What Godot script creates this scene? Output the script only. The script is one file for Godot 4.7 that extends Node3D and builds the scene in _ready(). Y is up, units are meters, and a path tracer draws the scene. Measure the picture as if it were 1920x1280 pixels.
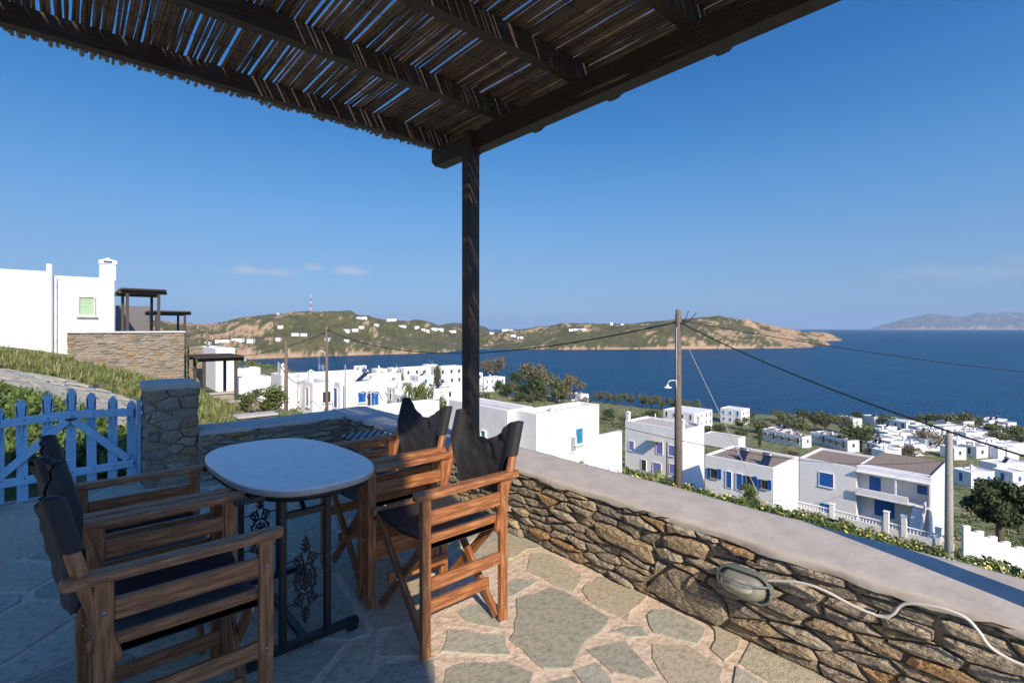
extends Node3D
# A shaded stone terrace under a reed pergola, above a white village, a bay and a dry headland.
# World axes follow the terrace: +X runs downhill through the side parapet, -Z runs away through the gate.
const FPX := 940.0
const EYE := Vector3(0, 1.32, 0)
const YAW := 0.7226
var FW := Vector3(sin(YAW), 0, -cos(YAW))
var RT := Vector3(cos(YAW), 0, sin(YAW))
const SEA := -40.0
var M := {}
var used := {}
var rng := RandomNumberGenerator.new()
var nz := FastNoiseLite.new()

# ---- photograph pixel -> direction; a surface or a known distance gives the point
func ray(px: float, py: float) -> Vector3: return FW + RT * ((px - 960.0) / FPX) + Vector3.UP * ((616.0 - py) / FPX)
func at(px: float, py: float, t: float) -> Vector3: return EYE + ray(px, py) * t
func on_y(px: float, py: float, y: float) -> Vector3: return EYE + ray(px, py) * ((y - EYE.y) / ray(px, py).y)
func on_x(px: float, py: float, x: float) -> Vector3: return EYE + ray(px, py) * (x / ray(px, py).x)
func on_z(px: float, py: float, z: float) -> Vector3: return EYE + ray(px, py) * (z / ray(px, py).z)

# ---- objects
func numbered(n: String) -> String:
	used[n] = used.get(n, -1) + 1
	return n if used[n] == 0 else "%s_%03d" % [n, used[n]]
func tag(o: Node3D, label: String, category: String, group := "") -> Node3D:
	o.set_meta("label", label); o.set_meta("category", category)
	if group: o.set_meta("group", group)
	return o
func thing(called: String, label: String, category: String, where := Vector3.ZERO, turn := 0.0, group := "") -> Node3D:
	var o := Node3D.new(); o.name = numbered(called); add_child(o); o.position = where; o.rotation.y = turn
	return tag(o, label, category, group)
func copy_of(src: Node3D, called: String, label: String, where: Vector3, turn := 0.0, group := "", size := Vector3.ONE) -> Node3D:
	var c: Node3D = src.duplicate(); c.name = numbered(called); add_child(c); c.position = where; c.rotation.y = turn; c.scale = size
	c.set_meta("label", label)
	if group: c.set_meta("group", group)
	return c
func part(called: String, mesh: Mesh, m: Material, parent: Node = self, tf := Transform3D()) -> MeshInstance3D:
	var o := MeshInstance3D.new(); o.mesh = mesh; o.material_override = m
	o.name = numbered(called) if parent == self else called
	parent.add_child(o, true); o.transform = tf
	return o
func structure(o: Node3D) -> Node3D: o.set_meta("kind", "structure"); return o
func stuff(o: Node3D) -> Node3D: o.set_meta("kind", "stuff"); return o

# ---- mesh helpers
func begin(smooth := false) -> SurfaceTool:
	var s := SurfaceTool.new(); s.begin(Mesh.PRIMITIVE_TRIANGLES); s.set_smooth_group(0 if smooth else -1); return s
func done(s: SurfaceTool) -> ArrayMesh: s.generate_normals(); return s.commit()
func tri(s: SurfaceTool, a: Vector3, b: Vector3, c: Vector3, out := Vector3.ZERO) -> void:
	if out != Vector3.ZERO and (b - a).cross(c - a).dot(out) > 0.0:
		var k := b; b = c; c = k
	s.add_vertex(a); s.add_vertex(b); s.add_vertex(c)
func quad(s: SurfaceTool, a: Vector3, b: Vector3, c: Vector3, d: Vector3, out := Vector3.ZERO) -> void:
	tri(s, a, b, c, out); tri(s, a, c, d, out)
# box with chamfered edges, centred at c, in axes bs
func add_box(s: SurfaceTool, c: Vector3, size: Vector3, ch := 0.0, bs := Basis()) -> void:
	var h := size * 0.5
	if ch <= 0.0:
		for ax in 3:
			for sg in [-1.0, 1.0]:
				var n := Vector3.ZERO; n[ax] = sg
				var p := []
				for k in [[-1, -1], [1, -1], [1, 1], [-1, 1]]:
					var v := Vector3.ZERO; v[ax] = sg * h[ax]; v[(ax + 1) % 3] = k[0] * h[(ax + 1) % 3]; v[(ax + 2) % 3] = k[1] * h[(ax + 2) % 3]
					p.append(c + bs * v)
				quad(s, p[0], p[1], p[2], p[3], bs * n)
		return
	var vx := func(sx: float, sy: float, sz: float, ax: int) -> Vector3:
		var v := Vector3(sx * (h.x - ch), sy * (h.y - ch), sz * (h.z - ch))
		v[ax] += ch * [sx, sy, sz][ax]
		return c + bs * v
	for ax in 3:
		var b := (ax + 1) % 3; var d := (ax + 2) % 3
		for sg in [-1.0, 1.0]:
			var p := []
			for k in [[-1, -1], [1, -1], [1, 1], [-1, 1]]:
				var q := [0.0, 0.0, 0.0]; q[ax] = sg; q[b] = float(k[0]); q[d] = float(k[1])
				p.append(vx.call(q[0], q[1], q[2], ax))
			var n := Vector3.ZERO; n[ax] = sg
			quad(s, p[0], p[1], p[2], p[3], bs * n)
			for sh in [-1.0, 1.0]:
				var q := [0.0, 0.0, 0.0]; q[ax] = sg; q[b] = sh
				var e := []
				for w in [[ax, -1.0], [ax, 1.0], [b, 1.0], [b, -1.0]]:
					q[d] = w[1]; e.append(vx.call(q[0], q[1], q[2], w[0]))
				var m := Vector3.ZERO; m[ax] = sg; m[b] = sh
				quad(s, e[0], e[1], e[2], e[3], bs * m)
	for sx in [-1.0, 1.0]:
		for sy in [-1.0, 1.0]:
			for sz in [-1.0, 1.0]:
				tri(s, vx.call(sx, sy, sz, 0), vx.call(sx, sy, sz, 1), vx.call(sx, sy, sz, 2), bs * Vector3(sx, sy, sz))
var box_cache := {}
func box_mesh(size: Vector3, ch := 0.0) -> ArrayMesh:
	var k := [size, ch]
	if not box_cache.has(k):
		var s := begin(); add_box(s, Vector3.ZERO, size, ch); box_cache[k] = done(s)
	return box_cache[k]
func box(called: String, c: Vector3, size: Vector3, m: Material, parent: Node = self, ch := 0.0, bs := Basis()) -> MeshInstance3D:
	return part(called, box_mesh(size, ch), m, parent, Transform3D(bs, c))
# a bar from a to b: local X along it, w across (towards side), h the other way
func bar(called: String, a: Vector3, b: Vector3, w: float, h: float, m: Material, parent: Node, ch := 0.003, upw := Vector3.UP) -> MeshInstance3D:
	var x := (b - a).normalized()
	var z := x.cross(upw).normalized(); var y := z.cross(x)
	return part(called, box_mesh(Vector3((b - a).length(), h, w), ch), m, parent, Transform3D(Basis(x, y, z), (a + b) * 0.5))
func frame_along(d: Vector3) -> Basis:
	var z := d.normalized(); var x := (Vector3.UP if absf(z.y) < 0.95 else Vector3.RIGHT).cross(z).normalized()
	return Basis(x, z.cross(x), z)
func add_tube(s: SurfaceTool, pts: Array, r, n := 8, caps := true) -> void:
	var rings := []
	for i in pts.size():
		var d: Vector3 = pts[mini(i + 1, pts.size() - 1)] - pts[maxi(i - 1, 0)]
		var b := frame_along(d); var rr: float = r if (r is float) else r[i]
		var ring := []
		for k in n: ring.append(pts[i] + (b.x * cos(TAU * k / n) + b.y * sin(TAU * k / n)) * rr)
		rings.append(ring)
	for i in pts.size() - 1:
		for k in n:
			var k2: int = (k + 1) % n
			quad(s, rings[i][k], rings[i][k2], rings[i + 1][k2], rings[i + 1][k], rings[i][k] + rings[i + 1][k2] - pts[i] - pts[i + 1])
	if caps:
		for e in [0, pts.size() - 1]:
			var out: Vector3 = pts[e] - pts[1 if e == 0 else e - 1]
			for k in n: tri(s, pts[e], rings[e][k], rings[e][(k + 1) % n], out)
func tube_mesh(pts: Array, r, n := 8) -> ArrayMesh:
	var s := begin(true); add_tube(s, pts, r, n); return done(s)
func add_blob(s: SurfaceTool, c: Vector3, r: Vector3, nu := 10, nv := 6) -> void:
	var p := func(i: int, j: int) -> Vector3:
		var a := TAU * i / nu; var b := PI * j / nv - PI / 2
		return c + Vector3(r.x * cos(a) * cos(b), r.y * sin(b), r.z * sin(a) * cos(b))
	for i in nu:
		for j in nv:
			var q: Vector3 = p.call(i, j); var q2: Vector3 = p.call(i + 1, j + 1)
			quad(s, q, p.call(i + 1, j), q2, p.call(i, j + 1), q + q2 - 2 * c)
func catenary(a: Vector3, b: Vector3, sag: float, n := 24) -> Array:
	var o := []
	for i in n + 1:
		var u := float(i) / n
		o.append(a.lerp(b, u) - Vector3.UP * sag * 4 * u * (1 - u))
	return o
# ---- irregular stones: cells of a jittered grid, cut by the bisectors of their neighbours
func cells(seeds: PackedVector2Array, bounds: Rect2, stretch := 1.0) -> Array:
	var out := []
	for i in seeds.size():
		var poly := PackedVector2Array([bounds.position, Vector2(bounds.end.x, bounds.position.y), bounds.end, Vector2(bounds.position.x, bounds.end.y)])
		for j in seeds.size():
			if j == i: continue
			var d := seeds[j] - seeds[i]; var n := Vector2(d.x, d.y * stretch * stretch)
			var mid := (seeds[i] + seeds[j]) * 0.5
			var cut := PackedVector2Array()
			for k in poly.size():
				var a := poly[k]; var b := poly[(k + 1) % poly.size()]
				var da := (a - mid).dot(n); var db := (b - mid).dot(n)
				if da <= 0: cut.append(a)
				if da * db < 0: cut.append(a.lerp(b, da / (da - db)))
			poly = cut
			if poly.size() < 3: break
		out.append(poly)
	return out
func centre(p: PackedVector2Array) -> Vector2:
	var c := Vector2.ZERO
	for q in p: c += q
	return c / p.size()
func rough_outline(p: PackedVector2Array, step: float, amp: float, gap: float) -> PackedVector2Array:
	var q := Geometry2D.offset_polygon(p, -gap, Geometry2D.JOIN_ROUND)
	if q.is_empty(): return PackedVector2Array()
	var best: PackedVector2Array = q[0]
	var out := PackedVector2Array()
	for i in best.size():
		var a := best[i]; var b := best[(i + 1) % best.size()]
		var l := a.distance_to(b)
		if l < step * 0.35 and out.size() > 0 and i < best.size() - 1: continue
		var n := maxi(1, int(round(l / step)))
		for k in n: out.append(a.lerp(b, float(k) / n) + Vector2(rng.randf_range(-amp, amp), rng.randf_range(-amp, amp)))
	return out
# rings: [[shrink, height], ...] outermost first; the last one is closed by a fan with an uneven top
func stone_mesh(p: PackedVector2Array, rings: Array, axes: Basis, uneven: float) -> ArrayMesh:
	var s := begin(); var c := centre(p)
	var tilt := Vector2(rng.randf_range(-1, 1), rng.randf_range(-1, 1)) * uneven * 4.0
	var R := []
	for r in rings:
		var ring := []
		for q in p:
			var v: Vector2 = c + (q - c) * r[0]
			var h: float = r[1]
			if h > 0.0: h += tilt.dot(q - c) + rng.randf_range(-uneven, uneven)
			ring.append(axes * Vector3(v.x - c.x, v.y - c.y, h))
		R.append(ring)
	var n := p.size(); var last: Array = R[-1]
	for i in R.size() - 1:
		for k in n:
			var k2 := (k + 1) % n
			quad(s, R[i][k], R[i][k2], R[i + 1][k2], R[i + 1][k], R[i][k] + R[i][k2] + axes.z * 0.02)
	var top: Vector3 = axes.z * (rings[-1][1] + rng.randf_range(0, uneven * 1.5))
	for k in n: tri(s, top, last[k], last[(k + 1) % n], axes.z)
	return done(s)

# ---- materials
func lin(r: float, g: float, b: float) -> Color: return Color(r, g, b).linear_to_srgb()
func noise_tex(sd: int, freq: float, stops: Array, oct := 5, size := 512, warp := false, type := FastNoiseLite.TYPE_SIMPLEX_SMOOTH) -> NoiseTexture2D:
	var n := FastNoiseLite.new(); n.seed = sd; n.frequency = freq; n.noise_type = type; n.fractal_octaves = oct; n.fractal_gain = 0.55
	if warp: n.domain_warp_enabled = true; n.domain_warp_amplitude = 40.0; n.domain_warp_frequency = 0.01
	var t := NoiseTexture2D.new(); t.width = size; t.height = size; t.noise = n; t.seamless = true; t.seamless_blend_skirt = 0.2; t.generate_mipmaps = false
	if stops:
		var g := Gradient.new(); g.offsets = PackedFloat32Array(); g.colors = PackedColorArray()
		var of := PackedFloat32Array(); var co := PackedColorArray()
		for st in stops: of.append(st[0]); co.append(lin(st[1], st[2], st[3]))
		g.offsets = of; g.colors = co; t.color_ramp = g
	return t
func mat(called: String, c: Color, rough := 0.8, tex: Texture2D = null, scale := Vector3.ONE, relief: Texture2D = null, cm := 0.0, world := false) -> StandardMaterial3D:
	var m := StandardMaterial3D.new(); m.resource_name = called; m.albedo_color = c; m.roughness = rough
	if tex: m.albedo_texture = tex
	if relief: m.heightmap_enabled = true; m.heightmap_texture = relief; m.heightmap_scale = cm
	if tex or relief:
		m.uv1_triplanar = true; m.uv1_world_triplanar = world; m.uv1_scale = scale; m.uv1_triplanar_sharpness = 4.0
	M[called] = m
	return m
func make_materials() -> void:
	var w := Color.WHITE
	var relief := noise_tex(3, 0.02, [], 6)
	var relief_fine := noise_tex(4, 0.05, [], 5)
	var layered := noise_tex(5, 0.016, [], 6, 512, true)
	var slate := noise_tex(6, 0.035, [], 6, 1024, true)
	# wall schist: warm grey brown with ochre and rust stains
	var schist := noise_tex(11, 0.011, [[0.0, .13, .12, .105], [0.3, .27, .24, .195], [0.5, .40, .35, .27], [0.66, .46, .39, .28], [0.77, .48, .31, .15], [0.85, .36, .32, .265], [1.0, .56, .52, .45]], 6, 1024, true)
	var tints := [[.92, .93, .96], [1.0, .94, .86], [.70, .73, .78], [.98, .89, .76], [.82, .80, .79], [1.0, .76, .52], [1.0, 1.0, 1.02]]
	for i in tints.size():
		var t: Array = tints[i]
		mat("schist_%d" % i, lin(t[0], t[1], t[2]), 0.92, schist, Vector3(2.6, 5.5, 2.6) * (0.8 + 0.13 * i), layered, 1.6, true)
	mat("bedding_mortar", w, 0.95, noise_tex(12, 0.03, [[0, .30, .26, .20], [.6, .40, .345, .26], [1, .50, .43, .33]]), Vector3(3, 3, 3), relief, 1.5, true)
	var flag := noise_tex(13, 0.009, [[0.0, .28, .27, .22], [.35, .42, .40, .325], [.6, .52, .48, .385], [.8, .57, .50, .38], [1.0, .62, .57, .48]], 6, 1024, true)
	var ft := [[.95, .95, .95], [.84, .90, .89], [1.0, .97, .89], [.76, .79, .77], [1.0, .95, .86]]
	for i in ft.size():
		var t: Array = ft[i]
		mat("flag_%d" % i, lin(t[0], t[1], t[2]), 0.8, flag, Vector3(1.9, 1.9, 3.2) * (0.85 + 0.12 * i), slate, 0.3, true)
	mat("joint", w, 0.92, noise_tex(14, 0.02, [[0, .46, .36, .27], [.5, .62, .50, .385], [1, .70, .60, .48]]), Vector3(1.7, 1.7, 1.7), relief, 0.6, true)
	mat("cement_cap", w, 0.9, noise_tex(15, 0.006, [[0, .40, .36, .32], [.5, .47, .43, .385], [.86, .51, .475, .43], [1, .40, .35, .29]], 7, 1024), Vector3(.9, .9, .9), relief_fine, 0.12, true)
	mat("plaster", w, 0.9, noise_tex(16, 0.008, [[0, .70, .695, .68], [.5, .77, .767, .755], [1, .80, .80, .79]], 6), Vector3(.21, .21, .21), relief, 0.6, true)
	mat("plaster_old", w, 0.92, noise_tex(17, 0.012, [[0, .50, .48, .45], [.4, .72, .71, .69], [1, .80, .795, .78]], 6), Vector3(.3, .3, .3), relief, 0.8, true)
	mat("roof_beige", w, 0.95, noise_tex(18, 0.01, [[0, .34, .29, .24], [.5, .47, .42, .36], [1, .58, .53, .47]], 6), Vector3(.25, .25, .25), relief, 0.6, true)
	mat("roof_brown", w, 0.95, noise_tex(19, 0.012, [[0, .15, .115, .085], [.5, .25, .19, .145], [1, .35, .28, .22]], 6), Vector3(.3, .3, .3), relief, 0.6, true)
	mat("roof_grey", w, 0.95, noise_tex(20, 0.01, [[0, .40, .385, .365], [1, .56, .545, .52]], 6), Vector3(.25, .25, .25))
	# woods
	var grain := noise_tex(21, 0.012, [[0, .16, .060, .022], [.45, .31, .125, .048], [.7, .42, .18, .072], [1, .50, .24, .105]], 6, 512, true)
	mat("chair_wood", w, 0.42, grain, Vector3(1.1, 9, 9), noise_tex(22, 0.02, [], 5), 0.12)
	mat("chair_wood_worn", Color.WHITE, 0.5, grain, Vector3(1.3, 8, 8), noise_tex(22, 0.02, [], 5), 0.15)
	var dark := noise_tex(23, 0.014, [[0, .02, .014, .010], [.6, .042, .029, .021], [1, .075, .053, .039]], 6, 512, true)
	mat("pergola_wood", w, 0.62, dark, Vector3(.8, 9, 9), noise_tex(24, 0.02, [], 5), 0.35)
	mat("grey_wood", w, 0.85, noise_tex(25, 0.014, [[0, .10, .075, .055], [.6, .20, .155, .12], [1, .30, .25, .20]], 6, 512, true), Vector3(1, 5, 5), noise_tex(26, 0.02, [], 4), 0.4)
	mat("old_pergola_wood", w, 0.85, noise_tex(27, 0.014, [[0, .04, .03, .024], [1, .12, .092, .072]], 5), Vector3(1, 5, 5))
	var reedt := noise_tex(28, 0.012, [[0, .08, .058, .038], [.5, .16, .118, .08], [1, .27, .205, .14]], 5)
	for i in 3: mat("reed_%d" % i, lin(.5 + .25 * i, .5 + .245 * i, .5 + .24 * i), 0.55, reedt, Vector3(9, 9, 1.2))
	# cloth, metal, marble, paint
	var weave := noise_tex(29, 0.3, [], 2, 256)
	var cloth := mat("black_canvas", lin(.018, .019, .023), 0.62, null, Vector3(22, 22, 22), weave, 0.06)
	cloth.rim_enabled = true; cloth.rim = 0.25; cloth.rim_tint = 0.4
	cloth.albedo_texture = noise_tex(53, 0.012, [[0, .75, .75, .78], [.55, 1, 1, 1], [1, 1.0, .98, .95]], 5)
	mat("black_iron", lin(.016, .016, .018), 0.45, noise_tex(30, 0.02, [[0, .6, .6, .62], [1, 1, .97, .95]], 4), Vector3(4, 4, 4), relief_fine, 0.06)
	mat("cast_iron", lin(.045, .038, .034), 0.6, noise_tex(30, 0.02, [[0, .5, .45, .4], [1, 1, 1, 1]], 4), Vector3(8, 8, 8), relief_fine, 0.12)
	mat("steel", lin(.42, .42, .43), 0.35).metallic = 0.9
	mat("marble", w, 0.27, noise_tex(31, 0.006, [[0, .66, .66, .65], [.4, .77, .77, .76], [.6, .80, .80, .785], [.75, .74, .74, .73], [1, .84, .835, .82]], 7, 1024, true), Vector3(1.4, 1.4, 1.1), relief_fine, 0.05)
	mat("marble_edge", w, 0.6, noise_tex(32, 0.02, [[0, .40, .37, .33], [1, .56, .53, .49]], 5), Vector3(4, 4, 4), relief_fine, 0.15)
	mat("gate_blue", w, 0.6, noise_tex(33, 0.012, [[0, .17, .38, .58], [.3, .27, .50, .70], [.7, .30, .54, .74], [1, .38, .60, .78]], 6, 512, true), Vector3(1.5, 8, 8), noise_tex(34, 0.02, [], 4), 0.3)
	mat("shutter_blue", lin(.012, .12, .42), 0.5)
	mat("shutter_sky", lin(.03, .22, .38), 0.5)
	mat("shutter_lilac", lin(.20, .22, .55), 0.55)
	mat("shutter_green", lin(.36, .52, .33), 0.6)
	mat("frame_dark", lin(.05, .04, .035), 0.6)
	mat("brown_door", lin(.16, .09, .045), 0.6)
	mat("white_paint", lin(.78, .78, .77), 0.55)
	mat("shade_grey_plaster", lin(.17, .17, .18), 0.9, null, Vector3(.3, .3, .3), relief, 0.5, true)  # boundary wall only: its shade is put into this base colour
	mat("grey_paint", lin(.33, .34, .35), 0.6)
	mat("concrete", w, 0.9, noise_tex(35, 0.015, [[0, .30, .28, .25], [1, .46, .44, .41]], 5), Vector3(1, .5, 1), relief, 0.5)
	mat("cable_black", lin(.012, .012, .013), 0.6)
	mat("cable_white", lin(.66, .64, .58), 0.5)
	mat("lamp_green", lin(.14, .17, .16), 0.55, null, Vector3(5, 5, 5), relief_fine, 0.15)
	var g := mat("lamp_glass", Color(0.80, 0.79, 0.72, 0.32), 0.1); g.transparency = BaseMaterial3D.TRANSPARENCY_ALPHA
	mat("lamp_inside", lin(.55, .55, .5), 0.35)
	var pane := mat("window_pane", lin(.03, .035, .04), 0.1); pane.metallic_specular = 0.6
	mat("solar_panel", lin(.02, .03, .06), 0.2)
	mat("red_paint", lin(.5, .08, .05), 0.6)
	mat("yellow_flower", lin(.75, .58, .05), 0.7)
	mat("asphalt", lin(.10, .098, .095), 0.9)
	# foliage: per-leaf colours
	for nm in ["leaves", "blades"]:
		var f := mat(nm, w, 0.65); f.vertex_color_use_as_albedo = true
		f.backlight_enabled = true; f.backlight = Color(.16, .17, .06)
	mat("bark", w, 0.9, noise_tex(36, 0.02, [[0, .06, .045, .035], [1, .17, .13, .10]], 4), Vector3(3, 3, 3))
	# earth, sand, water, hills
	mat("earth", w, 0.95, noise_tex(37, 0.008, [[0, .06, .095, .022], [.35, .10, .135, .036], [.55, .16, .165, .06], [.70, .27, .225, .125], [1, .36, .30, .21]], 7, 1024, true), Vector3(.045, .045, .045), relief, 3.0, true)
	mat("sand", w, 0.95, noise_tex(38, 0.01, [[0, .34, .27, .19], [1, .48, .40, .30]], 5), Vector3(.1, .1, .1), null, 0, true)
	var hm := mat("hill", w, 0.95, noise_tex(42, 0.03, [[0, .45, .5, .45], [.45, .85, .87, .85], [.7, 1, 1, 1], [1, 1, .98, .94]], 5, 1024), Vector3(.011, .011, .011), noise_tex(39, 0.012, [], 6), 90.0, true); hm.vertex_color_use_as_albedo = true
	var sea := mat("sea_water", Color.WHITE, 0.3, noise_tex(41, 0.006, [[0, .0006, .042, .105], [.5, .001, .055, .13], [1, .0015, .072, .155]], 5, 1024, true), Vector3(.004, .004, .009), noise_tex(40, 0.05, [], 6, 1024), 120.0, true)
	sea.metallic_specular = 0.17
# ======================================================== terrace
const WALL_X := 2.15      # inner face of the downhill parapet
const WALL_Z := -5.04     # inner face of the far parapet
const CAP_Y := 0.43
func pick(prefix: String, n: int) -> Material: return M["%s_%d" % [prefix, rng.randi() % n]]
func traced(list: Array, f: Callable) -> Array:
	var out := []
	for l in list:
		var p := PackedVector2Array()
		for q in l: p.append(f.call(q[0], q[1]))
		if Geometry2D.is_polygon_clockwise(p): p.reverse()
		out.append(p)
	return out
func area(p: PackedVector2Array) -> float:
	var a := 0.0
	for i in p.size(): a += p[i].cross(p[(i + 1) % p.size()])
	return absf(a) * 0.5
# cut the given traced stones out of a grown cell; keep the largest remainder
func cut_out(cell: PackedVector2Array, stones: Array, grow: float) -> PackedVector2Array:
	var best := cell
	for s in stones:
		var g := Geometry2D.offset_polygon(s, grow)
		if g.is_empty() or best.size() < 3: continue
		var r := Geometry2D.clip_polygons(best, g[0])
		if r.is_empty(): return PackedVector2Array()
		best = r[0]
		for q in r:
			if area(q) > area(best): best = q
	return best
func inside_any(p: Vector2, stones: Array) -> bool:
	for s in stones:
		if Geometry2D.is_point_in_polygon(p, s): return true
	return false
func build_floor() -> void:
	rng.seed = 7
	var s := begin(); add_box(s, Vector3(-2.25, -.106, .3), Vector3(9.5, .2, 11.5))
	var floor_ := structure(part("terrace_floor", done(s), M.joint))
	var c := func(x: float, y: float) -> Vector2:
		var w := on_y(640 + .3646 * x, 980 + .3646 * y, 0.0); return Vector2(w.x, w.z)
	var st := traced([
		[[905,385],[1065,330],[1160,350],[1290,430],[1385,490],[1330,560],[1270,610],[1190,745],[1030,750],[980,700],[870,600],[890,510]],
		[[1235,350],[1250,320],[1330,270],[1590,375],[1500,455],[1480,500],[1400,465],[1270,400]],
		[[1570,480],[1590,440],[1690,440],[1885,540],[1840,625],[1730,600],[1600,560],[1575,530]],
		[[950,240],[965,150],[1080,160],[1240,270],[1230,300],[1190,355],[1100,320]],
		[[820,320],[905,280],[1010,300],[990,320],[890,370],[830,390]],
		[[1385,545],[1530,525],[1590,590],[1500,590]],
		[[1260,650],[1455,600],[1630,785],[1560,805],[1390,770]],
		[[1600,615],[1790,620],[1960,740],[1960,860],[1700,840],[1640,770],[1585,690]],
		[[505,660],[550,545],[650,545],[690,560],[845,575],[850,635],[885,680],[700,675]],
		[[530,760],[600,715],[850,705],[980,750],[1000,770],[960,850],[940,940],[500,940]],
		[[1190,750],[1310,715],[1400,800],[1390,880],[1260,880],[1230,800]],
		[[1010,830],[1200,780],[1230,830],[1240,930],[980,930]],
		[[590,450],[730,400],[820,480],[830,540],[640,515]],
		[[690,140],[760,90],[870,90],[970,130],[900,180],[790,195]],
		[[120,860],[210,720],[470,700],[490,780],[480,900],[120,930]],
		[[190,690],[260,540],[400,545],[470,560],[470,670]],
	], c)
	var seeds := PackedVector2Array()
	var z := -5.35
	var row := 0
	while z < 0.7:
		var x := -2.1 + (row % 2) * .2
		while x < 2.15:
			var p := Vector2(x + rng.randf_range(-.16, .16), z + rng.randf_range(-.14, .14))
			if not inside_any(p, st): seeds.append(p)
			x += rng.randf_range(.36, .58)
		z += .37; row += 1
	var all := []
	for q in st: all.append([q, 0.004])
	for q in cells(seeds, Rect2(-2.1, -5.4, 4.27, 6.1)):
		var r := cut_out(q, st, .028)
		if r.size() >= 3 and area(r) > .02: all.append([r, rng.randf_range(.012, .026)])
	for a in all:
		var o := rough_outline(a[0], .075, .007, a[1])
		if o.size() < 4: continue
		var cc := centre(o)
		var h := rng.randf_range(.0045, .008)
		part("flagstone", stone_mesh(o, [[1.0, 0.0], [.996, h * .75], [.982, h]], Basis(Vector3.RIGHT, Vector3.BACK, Vector3.UP), .0006), pick("flag", 5), floor_, Transform3D(Basis(), Vector3(cc.x, .1, cc.y) - Vector3(0, .106, 0)))
	rng.seed = 70
# irregular courses of stone on a wall face; o = lower corner, axes.x along, axes.y up, axes.z outwards
func lay_stones(parent: Node, o: Vector3, axes: Basis, L: float, H: float, w: float, h: float, st := [], gap := .005, proud := 1.0, keep := -1, name_ := "stone") -> void:
	var seeds := PackedVector2Array()
	var y := h * .5
	var row := 0
	while y < H + h * .3:
		var x := -w * rng.randf()
		while x < L + w * .3:
			var p := Vector2(x + rng.randf_range(-.12, .12) * w, y + rng.randf_range(-.3, .3) * h)
			if not inside_any(p, st): seeds.append(p)
			x += w * rng.randf_range(.5, 1.6)
		y += h * rng.randf_range(.8, 1.15); row += 1
	var all := []
	for q in st: all.append([q, .002, 1.35])
	for q in cells(seeds, Rect2(0, 0, L, H), w / h):
		if q.size() < 3: continue
		var r: PackedVector2Array = cut_out(q, st, .008) if st else q
		if r.size() >= 3 and area(r) > w * h * .1: all.append([r, rng.randf_range(gap * .6, gap * 1.6), rng.randf_range(.5, 1.4)])
	for i in all.size():
		var a: Array = all[i]
		var ol := rough_outline(a[0], maxf(.035, w * .25), h * .055, a[1])
		if ol.size() < 4: continue
		var c := centre(ol); var d: float = a[2] * proud
		var m := stone_mesh(ol, [[1.0, -.02], [1.0, .013 * d], [.955, .025 * d], [.66, .031 * d]], axes, .0035 * proud)
		var mm: Material = pick("schist", 7)
		if mm == M.schist_5 and rng.randf() < .6: mm = M.schist_0
		if i < st.size(): mm = [M.schist_4, M.schist_5, M.schist_5, M.schist_3, M.schist_3, M.schist_0][i]
		part(name_, m, mm, parent, Transform3D(Basis(), o + axes.x * c.x + axes.y * c.y))
func cap_mesh(L: float, W: float, over: float, sd: int, ragged := .012) -> ArrayMesh:
	# local x along, z across (0 = inner edge), y up from the wall head; uneven trowelled cement
	var s := begin(true); var nx := int(L / .05); var prof := [[.004, -.034, 1.0], [0.0, -.012, 1.0], [.008, -.001, .8], [.05, .0, .2], [.18, .003, 0.0], [.30, .002, 0.0], [W - .05, .0, .3], [W - .01, -.003, .8], [W, -.016, 1.0], [W, -.06, 1.0]]
	nz.seed = sd; nz.frequency = 1.0
	var p := func(i: int, k: int) -> Vector3:
		var x := L * i / nx; var q: Array = prof[k]
		var e: float = nz.get_noise_2d(x * 1.6, k * .06 + (0.0 if k < 5 else 40.0)) * ragged * 2.2 + nz.get_noise_2d(x * 9.0, (0.0 if k < 5 else 90.0)) * ragged
		var dy: float = nz.get_noise_2d(x * 1.1, q[0] * 4.0 + 200.0) * .006
		if k < 2: dy += nz.get_noise_2d(x * 6.0, 300.0 + k) * .016
		return Vector3(x, q[1] + dy, q[0] + e * q[2] + (over if k < 4 else 0.0))
	for i in nx:
		for k in prof.size() - 1:
			quad(s, p.call(i, k), p.call(i + 1, k), p.call(i + 1, k + 1), p.call(i, k + 1), Vector3(0, 1, -.4 if k < 4 else .4))
	for e in [0, nx]:
		for k in prof.size() - 2: tri(s, p.call(e, 0), p.call(e, k + 1), p.call(e, k + 2), Vector3(-1 if e == 0 else 1, 0, 0))
	return done(s)
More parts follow.
